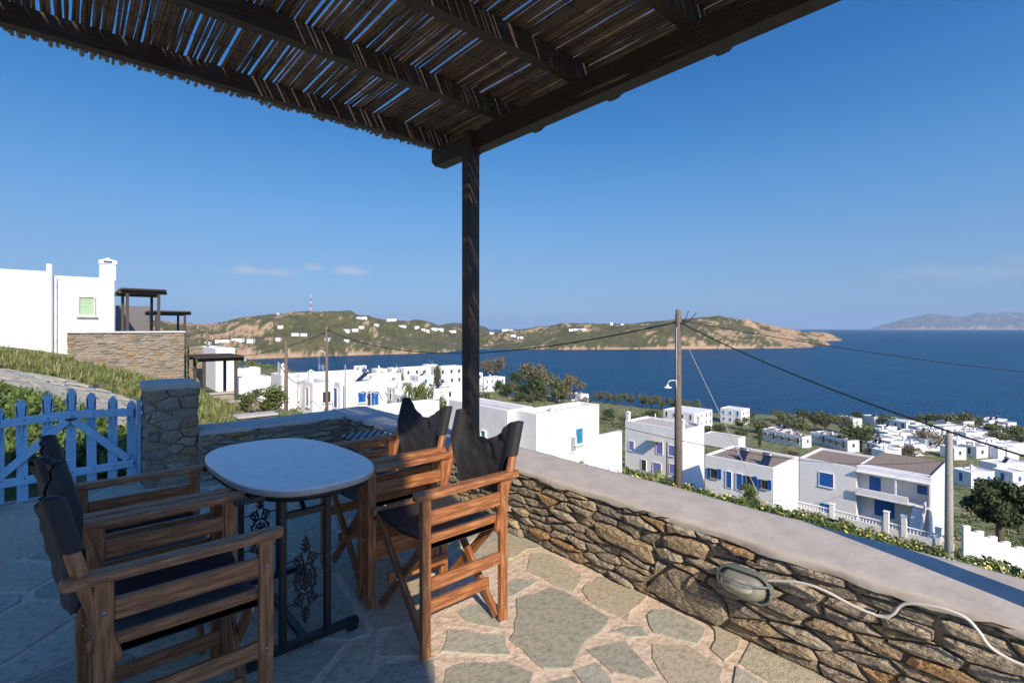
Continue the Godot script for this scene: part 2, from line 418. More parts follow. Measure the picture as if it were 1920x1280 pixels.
func build_walls() -> void:
	rng.seed = 21
	var w := thing("parapet_wall", "low schist wall with smooth cement cap round the terrace corner", "wall", Vector3(WALL_X, 0, WALL_Z))
	var t := -w.position
	var z1 := 1.3; var z2 := 6.0
	var ax := Basis(Vector3.BACK, Vector3.UP, Vector3.LEFT)
	box("wall_core", Vector3(2.365, -1.3, (z2 - 5.45) * .5) + t, Vector3(.39, 3.38, z2 + 5.45), M.bedding_mortar, w)
	box("wall_core", Vector3(1.5, -1.3, -5.255) + t, Vector3(1.33, 3.36, .39), M.bedding_mortar, w)
	var f := func(x: float, y: float) -> Vector2:
		var p := on_x(900 + x / 3.556, 840 + y / 3.556, WALL_X - .02); return Vector2(p.z - WALL_Z, minf(p.y, .385))
	var st := traced([
		[[1085,945],[1180,850],[1280,790],[1430,850],[1440,880],[1540,950],[1620,1050],[1640,1150],[1590,1195],[1350,1085],[1200,1000]],
		[[720,290],[800,305],[905,345],[930,355],[900,385],[760,360],[725,330]],
		[[1590,590],[1720,600],[1820,660],[1840,700],[1820,750],[1700,715],[1640,670]],
		[[1210,590],[1300,585],[1480,640],[1515,690],[1480,740],[1330,700],[1215,650]],
		[[760,500],[850,520],[1000,590],[1020,620],[1130,660],[1150,720],[1160,780],[1090,770],[1010,690],[900,650],[760,570]],
		[[1160,670],[1230,665],[1340,720],[1340,770],[1200,735]],
	], f)
	lay_stones(w, t + Vector3(WALL_X + .022, .0, WALL_Z), ax, z1 - WALL_Z, .398, .165, .046, st, .0045, 1.2)
	lay_stones(w, t + Vector3(.84, 0, WALL_Z - .018), Basis(Vector3.RIGHT, Vector3.UP, Vector3.BACK), 1.33, .398, .21, .05, [], .006, 1.1)
	part("cap", cap_mesh(z2 + 5.45, .42, -.008, 5), M.cement_cap, w, Transform3D(Basis(Vector3.BACK, Vector3.UP, Vector3.RIGHT), Vector3(WALL_X - .012, CAP_Y, -5.45) + t))
	part("cap", cap_mesh(1.30, .42, -.008, 9, .008), M.cement_cap, w, Transform3D(Basis(Vector3.RIGHT, Vector3.UP, Vector3.FORWARD), Vector3(.842, CAP_Y - .004, WALL_Z + .012) + t))
	# gate pier
	var p := thing("gate_pier", "rough square schist pier beside the blue picket gate", "pier", Vector3(.65, 0, -5.28))
	box("pier_core", Vector3(0, .36, 0), Vector3(.33, .9, .36), M.bedding_mortar, p)
	lay_stones(p, Vector3(-.19, -.02, .172), Basis(Vector3.RIGHT, Vector3.UP, Vector3.BACK), .38, .83, .17, .085, [], .004, 1.1)
	lay_stones(p, Vector3(-.158, -.02, -.19), Basis(Vector3.BACK, Vector3.UP, Vector3.LEFT), .38, .83, .17, .085, [], .004, 1.1)
	lay_stones(p, Vector3(.158, -.02, .19), Basis(Vector3.FORWARD, Vector3.UP, Vector3.RIGHT), .38, .83, .17, .085, [], .004, 1.1)
	var tp := rough_outline(PackedVector2Array([Vector2(-.2, -.2), Vector2(.2, -.2), Vector2(.2, .2), Vector2(-.2, .2)]), .06, .008, .002)
	part("cap", stone_mesh(tp, [[1.0, -.045], [1.02, -.01], [.96, .008], [.7, .018]], Basis(Vector3.RIGHT, Vector3.BACK, Vector3.UP), .002), M.cement_cap, p, Transform3D(Basis(), Vector3(0, .85, 0)))
	var q := thing("gate_pier", "schist pier on the hinge side of the blue picket gate", "pier", Vector3(-.72, 0, -5.28))
	box("pier_core", Vector3(0, .36, 0), Vector3(.33, .9, .36), M.bedding_mortar, q)
	lay_stones(q, Vector3(-.19, -.02, .172), Basis(Vector3.RIGHT, Vector3.UP, Vector3.BACK), .38, .83, .17, .085, [], .004, 1.1)
func build_gate() -> void:
	rng.seed = 31
	var g := thing("picket_gate", "sky blue wooden picket gate with peaked top and crossed braces", "gate", Vector3(0, 0.02, -5.28))
	var xs := [-.4, -.27, -.14, 0.0, .13, .26, .385]
	var tops := [.74, .79, .825, .85, .81, .765, .72]
	for i in 7:
		var w := .062; var h: float = tops[i] - .02; var s := begin()
		var out := [[-w / 2, .0], [-w / 2, h - .075], [-w * .36, h - .066], [-w * .36, h - .058], [-w / 2, h - .048], [-w * .42, h - .028], [0, h], [w * .42, h - .028], [w / 2, h - .048], [w * .36, h - .058], [w * .36, h - .066], [w / 2, h - .075], [w / 2, .0]]
		for k in out.size():
			var a := Vector3(out[k][0], out[k][1], 0); var b := Vector3(out[(k + 1) % out.size()][0], out[(k + 1) % out.size()][1], 0); var d := Vector3(0, 0, .011)
			quad(s, a - d, b - d, b + d, a + d, (a + b) * .5 - Vector3(0, h * .4, 0))
			for sg in [-1.0, 1.0]: tri(s, Vector3(0, h * .5, 0) + d * sg, a + d * sg, b + d * sg, d * sg)
		part("picket", done(s), M.gate_blue, g, Transform3D(Basis(Vector3.BACK, rng.randf_range(-.012, .012)), Vector3(xs[i], 0, 0)))
	bar("rail", Vector3(-.43, .595, .024), Vector3(.005, .625, .024), .022, .062, M.gate_blue, g)
	bar("rail", Vector3(.005, .625, .024), Vector3(.40, .60, .024), .022, .062, M.gate_blue, g)
	bar("rail", Vector3(-.43, .155, .024), Vector3(.40, .175, .024), .022, .062, M.gate_blue, g)
	bar("brace", Vector3(-.40, .20, .0265), Vector3(-.02, .58, .0265), .018, .055, M.gate_blue, g)
	bar("brace", Vector3(.02, .58, .0265), Vector3(.36, .215, .0265), .018, .055, M.gate_blue, g)
	bar("jamb", Vector3(.435, -.02, 0), Vector3(.435, .70, 0), .045, .03, M.gate_blue, g, .003, Vector3.RIGHT)
	bar("latch", Vector3(-.03, .588, .042), Vector3(.04, .592, .042), .006, .012, M.black_iron, g, .001)
	for x in xs:
		for y in [.60, .165]:
			part("nail", tube_mesh([Vector3(0, 0, 0), Vector3(0, 0, .004)], .005, 6), M.black_iron, g, Transform3D(Basis(), Vector3(x + .012, y + .01, .0345)))
func build_pergola() -> void:
	rng.seed = 41
	var p := thing("pergola", "dark stained timber pergola roofed with loose dark reeds", "pergola", Vector3(2.36, CAP_Y, -3.14))
	var t := -p.position
	for z in [-3.08, .16]:
		var px := 2.295 if z < 0.0 else 2.245
		bar("post", Vector3(px, CAP_Y - .01, z) + t, Vector3(px, 2.82, z) + t, .10, .10, M.pergola_wood, p, .006, Vector3.RIGHT)
		bar("post", Vector3(-1.06, -.01, z) + t, Vector3(-1.06, 2.68, z) + t, .10, .10, M.pergola_wood, p, .006, Vector3.RIGHT)
	# main beam, lower corner of the far end cut back
	var s := begin(); var x0 := 2.30; var x1 := 2.40; var e := -3.64; var z1 := .62
	var pr := [[e, 2.83], [e, 2.73], [e + .055, 2.68], [z1 - .055, 2.68], [z1, 2.73], [z1, 2.83]]
	for k in pr.size():
		var a := Vector3(0, pr[k][1], pr[k][0]); var b := Vector3(0, pr[(k + 1) % 6][1], pr[(k + 1) % 6][0])
		quad(s, a + Vector3(x0, 0, 0), b + Vector3(x0, 0, 0), b + Vector3(x1, 0, 0), a + Vector3(x1, 0, 0), (a + b) * .5 - Vector3(0, 2.74, -1.6))
		for sx in [x0, x1]: tri(s, Vector3(sx, 2.74, -1.6), a + Vector3(sx, 0, 0), b + Vector3(sx, 0, 0), Vector3(sx - 2.35, 0, 0))
	var bm := done(s)
	part("beam", bm, M.beam_wood, p, Transform3D(Basis(), t))
	part("beam", bm, M.beam_wood, p, Transform3D(Basis(), t + Vector3(-3.41, 0, 0)))
	for z in [-3.55, -2.76, -2.04, -1.30, -.56, .18]:
		var rs := begin(); var xe := 2.77; var xb := -1.25; var hw := .035
		var rp := [[xb, 2.94], [xe, 2.94], [xe, 2.90], [xe - .07, 2.832], [xb, 2.832]]
		for k in 5:
			var a := Vector3(rp[k][0], rp[k][1], 0); var b := Vector3(rp[(k + 1) % 5][0], rp[(k + 1) % 5][1], 0); var d := Vector3(0, 0, hw)
			quad(rs, a - d, b - d, b + d, a + d, (a + b) * .5 - Vector3(.3, 2.885, 0))
			for sg in [-1.0, 1.0]: tri(rs, Vector3(.3, 2.885, 0) + d * sg, a + d * sg, b + d * sg, d * sg)
		part("rafter", done(rs), M.pergola_wood, p, Transform3D(Basis(), t + Vector3(0, rng.randf_range(-.001, .001), z)))
	# reeds lie along Z on the rafters
	var variants := []
	for v in 6:
		var pts := []; var rad := []
		var n := 26; var L := 4.42
		for i in n + 1:
			var u := float(i) / n
			pts.append(Vector3(.005 * sin(u * 6.0 + v * 2.1) + .002 * sin(u * 21.0 + v), .003 * sin(u * 14.0 + v * 1.3), L * (u - .5)))
			rad.append((.0112 - .0026 * u) * (1.2 if (i + v) % 3 == 0 else 1.0))
		var rs := begin(true); add_tube(rs, pts, rad, 6); variants.append(done(rs))
	var x := 2.74; var shown := 0
	var rest := begin(true)
	while x > -1.15:
		var far := rng.randf_range(-.035, .03)
		var tf := Transform3D(Basis(Vector3.BACK, rng.randf() * TAU) * Basis(Vector3.UP, rng.randf_range(-.0025, .0025)), Vector3(x, 2.957 + rng.randf_range(0, .010), -1.715 + far))
		if rng.randf() < .5: tf.basis = tf.basis * Basis(Vector3.UP, PI)
		if x > -.62 and shown < 298:
			part("reed", variants[rng.randi() % 6], M["reed_%d" % (rng.randi() % 3)], p, Transform3D(tf.basis, tf.origin + t)); shown += 1
		else:
			rest.append_from(variants[rng.randi() % 6], 0, Transform3D(tf.basis, tf.origin + t))
		var open := .0 if x > 1.7 else .0022
		x -= rng.randf_range(.0185, .0222) + (rng.randf_range(.004, .012) if rng.randf() < .06 + open * 60 else 0.0)
	stuff(part("reed_mat", rest.commit(), M.reed_1, p))
	for z in [-3.25, -2.4, -1.7, -.9, -.2]:
		var tie := []
		for i in 40: tie.append(Vector3(-1.1 + i * .096, 2.9445 + .0012 * sin(i * 2.3), z + .01 * sin(i * .7 + z)))
		part("binding_wire", tube_mesh(tie, .0016, 5), M.cable_black, p, Transform3D(Basis(), t))
func build_lamp() -> void:
	var c := on_x(1396, 1094, 2.10)
	var l := thing("bulkhead_lamp", "oval bulkhead lamp with glass dome and green wire guard on stone wall", "lamp", Vector3(2.125, c.y, c.z))
	# local: x away from the wall is -X, long axis along Z
	var ring := func(r: float, k: float, d: float) -> Array:
		var o := []
		for i in 25: o.append(Vector3(-d, sin(TAU * i / 24) * (.052 + r), (cos(TAU * i / 24) * (.052 + r)) + (k if cos(TAU * i / 24) > 0 else -k)))
		return o
	var s := begin(true)
	for e in 2:
		var a: Array = ring.call(.006, .05, .0 if e == 0 else .03); var b: Array = ring.call(.008, .05, .03 if e == 0 else .034)
		for i in 24:
			quad(s, a[i], a[i + 1], b[i + 1], b[i], a[i] + Vector3(.02, 0, 0))
			tri(s, Vector3(-.034, 0, 0), b[i], b[i + 1], Vector3.LEFT)
	part("base", done(s), M.lamp_green, l)
	var gs := begin(true); var prev := []
	for j in 7:
		var a := PI / 2 * j / 6; var cur := []
		for q in ring.call(-.006, .046, .034 + .062 * sin(a)): cur.append(Vector3(q.x, q.y * maxf(.02, cos(a)), q.z * maxf(.35, cos(a) * .6 + .4)))
		if prev:
			for i in 24: quad(gs, prev[i], prev[i + 1], cur[i + 1], cur[i], Vector3(-.3, prev[i].y, prev[i].z))
		prev = cur
	part("glass_dome", done(gs), M.lamp_glass, l)
	var ins := begin(true); add_blob(ins, Vector3(-.06, 0, 0), Vector3(.022, .024, .05)); part("bulb", done(ins), M.lamp_inside, l)
	part("guard_ring", tube_mesh(ring.call(.006, .052, .037), .006, 8), M.lamp_green, l)
	var arc := []
	for i in 15: arc.append(Vector3(-.036 - .066 * sin(PI * i / 14.0), .034, -.108 * cos(PI * i / 14.0)))
	part("guard_rib", tube_mesh(arc, .0045, 8), M.lamp_green, l)
	var pts := []
	for q in [[1438,1088],[1470,1089],[1500,1092],[1540,1104],[1600,1135],[1640,1152],[1662,1156],[1676,1150],[1688,1136],[1705,1131],[1735,1134],[1770,1141],[1810,1157],[1835,1182],[1855,1210],[1885,1231],[1920,1247],[1965,1262],[2060,1275],[2200,1270]]: pts.append(on_x(q[0], q[1], 2.094))
	var cv := Curve3D.new()
	for i in pts.size():
		var d: Vector3 = (pts[mini(i + 1, pts.size() - 1)] - pts[maxi(i - 1, 0)]) / 6.0
		cv.add_point(pts[i], -d, d)
	cv.bake_interval = .012
	tag(part("power_cable", tube_mesh(Array(cv.get_baked_points()), .0052, 8), M.cable_white), "white cable sagging along the stone wall from the bulkhead lamp", "cable")
func build_stool() -> void:
	var b := thing("woven_stool", "low wooden stool with black and white woven seat against parapet", "stool", Vector3(1.84, 0, -3.86), .1)
	for x in [-.16, .16]:
		for z in [-.15, .15]: bar("leg", Vector3(x, 0, z), Vector3(x, .44, z), .034, .034, M.chair_wood, b, .004, Vector3.RIGHT)
	for z in [-.15, .15]:
		bar("rail", Vector3(-.143, .40, z), Vector3(.143, .40, z), .02, .045, M.chair_wood, b); bar("stretcher", Vector3(-.143, .14, z), Vector3(.143, .14, z), .016, .026, M.chair_wood, b)
	for x in [-.16, .16]:
		bar("rail", Vector3(x, .40, -.133), Vector3(x, .40, .133), .02, .045, M.chair_wood, b)
	for i in 9:
		var z := -.16 + .04 * i
		for k in 10:
			if (i + k) % 2 == 0: box("strap", Vector3(-.162 + .036 * k, .4465, z), Vector3(.037, .006, .026), M.black_canvas, b, .002)
	for k in 10: box("strap", Vector3(-.162 + .036 * k, .443, 0), Vector3(.013, .006, .37), M.white_paint, b, .002)
	for i in 9: box("strap", Vector3(0, .4395, -.16 + .04 * i), Vector3(.37, .005, .024), M.black_canvas, b, .002)
func build_own_house() -> void:  # stand-in for the unseen house shading the terrace, narrowed to admit sky light
	var s := begin(); var top := 6.3
	var h := thing("house_shade_block", "tall white block for the unseen house, shaped to shade the terrace", "house", Vector3(-2.2, 0, 1.1))
	add_box(s, Vector3(.275, top / 2 - .3, 1.32), Vector3(2.05, top + .6, 2.35), .03)
	part("wall", done(s), M.plaster, h, Transform3D(Basis(), Vector3(0, 0, 0)))
# ======================================================== furniture
func arm_mesh() -> ArrayMesh:
	# stadium plan along local X, softened edges
	var s := begin(true); var hw := .028; var L := .55; var out := []
	for i in 9: out.append(Vector2(L / 2 - hw + hw * sin(PI * i / 8.0), hw * cos(PI * i / 8.0)))
	for i in 9: out.append(Vector2(-L / 2 + hw - hw * sin(PI * i / 8.0), -hw * cos(PI * i / 8.0)))
	var rings := []
	for r in [[0.0, -.0125], [.0, -.007], [.0, .007], [.0025, .011], [.006, .0125]]:
		var ring := []
		for q in out:
			var n: Vector2 = Vector2(q.x - clampf(q.x, -L / 2 + hw, L / 2 - hw), q.y).normalized()
			ring.append(Vector3(q.x - n.x * r[0], r[1], q.y - n.y * r[0]))
		rings.append(ring)
	var n := out.size()
	for i in rings.size() - 1:
		for k in n: quad(s, rings[i][k], rings[i][(k + 1) % n], rings[i + 1][(k + 1) % n], rings[i + 1][k], Vector3(0, .002 * i, rings[i][k].z + rings[i][(k + 1) % n].z) + Vector3(rings[i][k].x * .1, 0, 0))
	s.set_smooth_group(-1)
	for k in n:
		tri(s, Vector3(0, .0125, 0), rings[4][k], rings[4][(k + 1) % n], Vector3.UP); tri(s, Vector3(0, -.0125, 0), rings[0][k], rings[0][(k + 1) % n], Vector3.DOWN)
	return done(s)
func back_canvas(sd: int, sag: float, slump: float) -> ArrayMesh:
	# a flat sleeve round both posts: front sheet, back sheet, closed round the posts; wrinkled
	nz.seed = sd; nz.frequency = 1.0
	var s := begin(true); var nu := 44; var nv := 22
	var lo := Vector3(-.203, .525, .232); var hi := Vector3(-.294, .877, .232)
	var sec := []
	for i in nu + 1:
		var u := float(i) / nu; sec.append([u, 1.0])
	for i in range(1, 6): sec.append([1.0, 1.0 - 2.0 * i / 6.0])
	for i in nu + 1: sec.append([1.0 - float(i) / nu, -1.0])
	for i in range(1, 6): sec.append([0.0, -1.0 + 2.0 * i / 6.0])
	var p := func(k: int, j: int) -> Vector3:
		var q: Array = sec[k % sec.size()]; var u: float = q[0]; var side: float = q[1]
		var v := float(j) / nv
		var mid := sin(PI * u); var edge := pow(absf(2 * u - 1), 6.0)
		var top: float = 1.0 - sag * smoothstep(.04, .52, u) * smoothstep(.97, .60, u) * (1.0 + .15 * nz.get_noise_1d(u * 2.0 + 7.0)) - .012 * (1 - edge) * nz.get_noise_1d(u * 2.0 + 5.0)
		var bot: float = lerpf(.58, -.03 * mid + .05 * nz.get_noise_1d(u * 2.5 + 30), smoothstep(.0, .2, minf(u, 1.0 - u)))
		var vv: float = lerpf(bot, top, v)
		var a := lo.lerp(hi, vv); var z := lerpf(-.232, .232, u)
		var r: float = lerpf(.0255, .0035, smoothstep(.02, .13, minf(u, 1.0 - u)))
		var off: float = r * side; var dz := 0.0
		if u == 0.0 or u == 1.0:
			off = .0255 * side; dz = sqrt(maxf(0.0, 1.0 - side * side)) * .0245 * (1 if u == 1.0 else -1)
		var belly: float = -slump * mid * (.55 + .6 * (1 - vv)) * (1.0 if v > 0 else 1.0)
		# pulled folds run from the post tops towards the middle of the lower hem
		var fold: float = .007 * sin(26.0 * (vv * .55 + absf(u - .5) * 1.15) + 3.0 * nz.get_noise_2d(u * 2.0, vv * 2.0)) * mid * smoothstep(.35, 1.0, v)
		var wr: float = (nz.get_noise_2d(u * 3.0, vv * 2.5) * .014 + nz.get_noise_2d(u * 7.0, vv * 5.0) * .004) * (1 - edge)
		var curl: float = .03 * smoothstep(.8, 1.0, v) * mid * nz.get_noise_1d(u * 2.5 + 90.0)
		var hold := smoothstep(.03, .2, minf(u, 1.0 - u))
		return Vector3(a.x + off + (belly + fold + wr + curl) * hold, a.y + wr * .25, z + dz)
	for k in sec.size():
		for j in nv:
			var a: Vector3 = p.call(k, j); var c: Vector3 = p.call(k + 1, j + 1)
			quad(s, a, p.call(k + 1, j), c, p.call(k, j + 1))
	for z in [-.232, .232]: add_blob(s, Vector3(-.2925, .868, z), Vector3(.0245, .014, .0238), 12, 6)
	return done(s)
func seat_canvas(sd: int) -> ArrayMesh:
	nz.seed = sd; nz.frequency = 1.0
	var s := begin(true); var nu := 26; var nx := 14
	var p := func(i: int, j: int, under: float) -> Vector3:
		var u := float(i) / nu; var x := lerpf(-.20, .205, float(j) / nx)
		var m := 2 * u - 1; var z: float = clampf(m * 1.14, -1.0, 1.0) * .222
		var y: float = .476 - .042 * (1 - m * m) - .012 * (1 - m * m) * sin(PI * float(j) / nx)
		if absf(m) > .877: y = .476 - (absf(m) - .877) * .46
		y += nz.get_noise_2d(u * 5.0, x * 14.0) * .005 * (1 - m * m)
		return Vector3(x + nz.get_noise_1d(u * 4.0) * .004, y - under * .004, z)
	for un in [0.0, 1.0]:
		for i in nu:
			for j in nx: quad(s, p.call(i, j, un), p.call(i + 1, j, un), p.call(i + 1, j + 1, un), p.call(i, j + 1, un), Vector3(0, 1 - 2 * un, (i - nu / 2.0) * .01))
	for j in [0, nx]:
		for i in nu: quad(s, p.call(i, j, 0.0), p.call(i + 1, j, 0.0), p.call(i + 1, j, 1.0), p.call(i, j, 1.0), Vector3(1 if j else -1, 0, 0))
	return done(s)
var ARM: ArrayMesh
func make_chair(label: String, where: Vector3, turn: float, sd: int, sag: float, slump: float) -> void:
	var c := thing("director_chair", label, "chair", where, turn, "director's chairs round the marble table")
	if ARM == null: ARM = arm_mesh()
	rng.seed = sd
	var wood: Material = M.chair_wood
	for sz in [-1.0, 1.0]:
		for x in [-.19, .215]:
			var l := bar("leg", Vector3(x, 0, .24 * sz), Vector3(x, .635, .24 * sz), .026, .042, wood, c, .003, Vector3.RIGHT)
			for y in [.06, .285, .55]:
				part("bolt", tube_mesh([Vector3.ZERO, Vector3(0, 0, .003 * sz)], .0055, 8), M.steel, l, l.transform.affine_inverse() * Transform3D(Basis(), Vector3(x, y, .253 * sz)))
		part("armrest", ARM, M.chair_wood_worn, c, Transform3D(Basis(), Vector3(-.006, .6475, .24 * sz)))
		bar("side_rail", Vector3(-.169, .55, .24 * sz), Vector3(.194, .55, .24 * sz), .02, .058, wood, c)
		bar("side_rail", Vector3(-.169, .285, .24 * sz), Vector3(.194, .285, .24 * sz), .02, .052, wood, c)
		bar("seat_rail", Vector3(-.225, .452, .213 * sz), Vector3(.225, .452, .213 * sz), .026, .036, wood, c, .008)
		bar("stretcher", Vector3(-.165, .15, .168 * sz), Vector3(.165, .15, .168 * sz), .018, .05, wood, c)
		part("back_post", tube_mesh([Vector3(-.163, .40, .2305 * sz), Vector3(-.168, .42, .2305 * sz), Vector3(-.236, .648, .232 * sz), Vector3(-.291, .86, .232 * sz), Vector3(-.292, .866, .232 * sz)], [.014, .019, .019, .019, .014], 14), M.post_wood, c)
		for x in [-.185, .185]:
			var o: float = .011 * sz
			bar("cross_leg", Vector3(x + o, .012, -.215 * sz), Vector3(x + o, .44, .20 * sz), .02, .04, wood, c, .003, Vector3(0, .7, -.7 * sz))
			part("bracket", tube_mesh([Vector3(x * .98, .375, .215 * sz), Vector3(x * 1.02, .43, .208 * sz)], .004, 6), M.steel, c)
		part("hinge_pin", tube_mesh([Vector3(-.215 * sz, .222, 0), Vector3(-.17 * sz, .222, 0)], .006, 8), M.steel, c)
	part("backrest", back_canvas(sd, sag, slump), M.black_canvas, c)
	part("seat", seat_canvas(sd + 5), M.black_canvas, c)
func add_scroll(s: SurfaceTool, c: Vector2, r0: float, turns: float, a0: float, dirn: float, th: float) -> void:
	var pts := []; var rad := []
	for i in 22:
		var u := i / 21.0; var a := a0 + dirn * TAU * turns * u; var r := r0 * (1 - .82 * u)
		pts.append(Vector3(c.x + cos(a) * r, c.y + sin(a) * r, 0)); rad.append(th * (1 - .35 * u))
	add_tube(s, pts, rad, 6)
	add_blob(s, pts[-1], Vector3(th * 1.7, th * 1.7, th * 1.3), 8, 5)
func ornament() -> ArrayMesh:
	var s := begin(true)
	# pierced oval with rosette
	for r in [[.040, .062, .0055], [.026, .040, .004]]:
		var pts := []
		for i in 25: pts.append(Vector3(cos(TAU * i / 24) * r[0], sin(TAU * i / 24) * r[1], 0))
		add_tube(s, pts, r[2], 6, false)
	for i in 8:
		var a := TAU * i / 8
		add_tube(s, [Vector3.ZERO, Vector3(cos(a) * .012, sin(a) * .02, .004), Vector3(cos(a) * .033, sin(a) * .052, 0)], [.003, .0065, .003], 6)
	add_blob(s, Vector3(0, 0, .002), Vector3(.010, .012, .009), 10, 6)
	for sy in [-1.0, 1.0]:
		for sx in [-1.0, 1.0]:
			add_scroll(s, Vector2(sx * .027, sy * .087), .021, 1.25, PI / 2 * sy * -1.0, sx * sy, .0048)
			add_scroll(s, Vector2(sx * .021, sy * .060), .013, 1.0, PI / 2 * sy, -sx * sy, .004)
			add_tube(s, [Vector3(sx * .008, sy * .07, 0), Vector3(sx * .018, sy * .11, 0), Vector3(0, sy * .128, 0)], [.004, .005, .004], 6)
			add_blob(s, Vector3(sx * .049, sy * .088, 0), Vector3(.006, .004, .005), 8, 5)
			add_tube(s, [Vector3(sx * .04, sy * .088, 0), Vector3(sx * .083, sy * .088, 0)], .0032, 6)
			for k in 3:
				var yy := .128 + k * .016; var l := .020 - k * .004
				add_tube(s, [Vector3(0, sy * (yy - .006), 0), Vector3(sx * l * .6, sy * yy, .003), Vector3(sx * l, sy * (yy + .007), 0)], [.004, .006, .0025], 6)
		add_tube(s, [Vector3(0, sy * .11, 0), Vector3(0, sy * .15, .003), Vector3(0, sy * .182, 0)], [.005, .008, .003], 6)
	for sx in [-1.0, 1.0]:
		for y in [-.03, 0.0, .03]: add_blob(s, Vector3(sx * (.045 - absf(y) * .15), y, 0), Vector3(.007, .006, .005), 8, 5)
	return done(s)
func build_table() -> void:
	var t := thing("bistro_table", "oval marble topped table on black iron legs with cast ornaments", "table", Vector3(.73, 0, -2.46))
	var out := []
	for i in 72:
		var a := TAU * i / 72; var e := 2.0 / 2.75
		out.append(Vector2(signf(cos(a)) * pow(absf(cos(a)), e) * .30, signf(sin(a)) * pow(absf(sin(a)), e) * .525))
	var lay := func(called: String, rings: Array, m: Material, up: bool) -> void:
		var s := begin(true)
		for i in rings.size() - 1:
			for k in 72:
				var a: Vector2 = out[k]; var b: Vector2 = out[(k + 1) % 72]; var r: Array = rings[i]; var q: Array = rings[i + 1]
				quad(s, Vector3(a.x * r[0], r[1], a.y * r[0]), Vector3(b.x * r[0], r[1], b.y * r[0]), Vector3(b.x * q[0], q[1], b.y * q[0]), Vector3(a.x * q[0], q[1], a.y * q[0]), Vector3(a.x, .2 if up else 0.0, a.y))
		s.set_smooth_group(-1)
		for r in ([rings[0], rings[-1]] if up else []):
			for k in 72: tri(s, Vector3(0, r[1], 0), Vector3(out[k].x * r[0], r[1], out[k].y * r[0]), Vector3(out[(k + 1) % 72].x * r[0], r[1], out[(k + 1) % 72].y * r[0]), Vector3(0, r[1] - .67, 0))
		part(called, done(s), m, t, Transform3D(Basis(Vector3.UP, .06), Vector3(.05, 0, -.06)))
	lay.call("table_edge", [[.985, .664], [.997, .668], [1.0, .689]], M.marble_edge, true)
	lay.call("tabletop", [[1.0, .6893], [.998, .692], [.988, .695]], M.marble, true)
	lay.call("edge_band", [[.93, .640], [.95, .640], [.95, .6638], [.93, .6638], [.93, .640]], M.black_iron, false)
	for z in [-.32, .34]:
		for x in [-.09, .09]: bar("leg", Vector3(x, .05, z), Vector3(x, .6635, z), .026, .026, M.black_iron, t, .002, Vector3.RIGHT)
		bar("crossbar", Vector3(-.077, .565, z), Vector3(.077, .565, z), .02, .026, M.black_iron, t, .002)
		bar("foot_bar", Vector3(-.225, .036, z), Vector3(.225, .036, z), .034, .028, M.black_iron, t, .002)
		for x in [-.20, .20]: box("foot", Vector3(x, .011, z), Vector3(.04, .022, .03), M.black_iron, t, .002)
		part("ornament", ORN, M.cast_iron, t, Transform3D(Basis(), Vector3(0, .285, z)))
		bar("brace", Vector3(0, .565, z - .01 * signf(z)), Vector3(0, .65, z - .12 * signf(z)), .016, .016, M.black_iron, t, .002)
		bar("top_bar", Vector3(-.26, .652, z - .02 * signf(z)), Vector3(.26, .652, z - .02 * signf(z)), .026, .02, M.black_iron, t, .002)
	bar("stretcher", Vector3(0, .036, -.303), Vector3(0, .036, .323), .03, .022, M.black_iron, t, .002)
var ORN: ArrayMesh
func build_furniture() -> void:
	ORN = ornament()
	build_table()
	make_chair("sunlit director's chair turned to the table, in front of the timber post", Vector3(1.275, .009, -1.965), PI, 101, .33, .05)
	make_chair("director's chair turned to the table, its backrest half in shade, near the woven stool", Vector3(1.285, .009, -2.56), PI, 102, .26, .035)
	make_chair("director's chair in shade across the table, the one nearer the blue gate", Vector3(.225, .009, -2.535), 0.0, 103, .2, .06)
	make_chair("director's chair in shade across the table, the one farther from the blue gate", Vector3(.258, .009, -1.98), 0.0, 104, .2, .065)
# ======================================================== land, water, vegetation
var prof_x := [-80.0, -30.0, -10.0, 0.0, 3.0, 8.0, 12.0, 15.7, 17.0, 21.0, 29.0, 45.0, 62.0, 80.0, 100.0, 125.0, 180.0, 246.0, 420.0]
var prof_y := [19.0, 6.4, 2.0, 0.0, -1.05, -3.0, -4.1, -4.45, -5.2, -7.0, -9.3, -14.8, -20.2, -26.0, -29.3, -33.0, -36.6, -38.6, -39.5]
var shore_z := [-420.0, -300.0, -280.0, -262.0, -240.0, -215.0, -176.0, -116.0, -73.0, -16.0, 60.0, 200.0]
var shore_x := [-500.0, -300.0, -50.0, 60.0, 150.0, 200.0, 222.0, 240.0, 286.0, 312.0, 345.0, 420.0]
func table(xs: Array, ys: Array, x: float) -> float:
	if x <= xs[0]: return ys[0]
	for i in xs.size() - 1:
		if x <= xs[i + 1]: return lerpf(ys[i], ys[i + 1], (x - xs[i]) / (xs[i + 1] - xs[i]))
	return ys[-1]
func ground(x: float, z: float) -> float:
	var y := table(prof_x, prof_y, x)
	y += .1 * smoothstep(-8.0, -20.0, z)
	y += 7.5 * exp(-((x - 80) * (x - 80) + (z + 129) * (z + 129)) / 2600.0) + 9.0 * exp(-((x - 150) * (x - 150) + (z + 195) * (z + 195)) / 1500.0)
	y -= 2.6 * smoothstep(-26.0, -46.0, z) * smoothstep(5.0, 12.0, x) * smoothstep(-120.0, -80.0, z) * smoothstep(75.0, 40.0, x)
	if x > 4.0: y += .25 * sin(x * .31) * sin(z * .27) * smoothstep(4.0, 12.0, x)
	var d := table(shore_z, shore_x, z) - x
	y = lerpf(-44.0, y, smoothstep(-14.0, 22.0, d))
	if z > -5.6 and z < 7.0 and x < 2.6 and x > -7.6: y = minf(y, -.32)
	return y
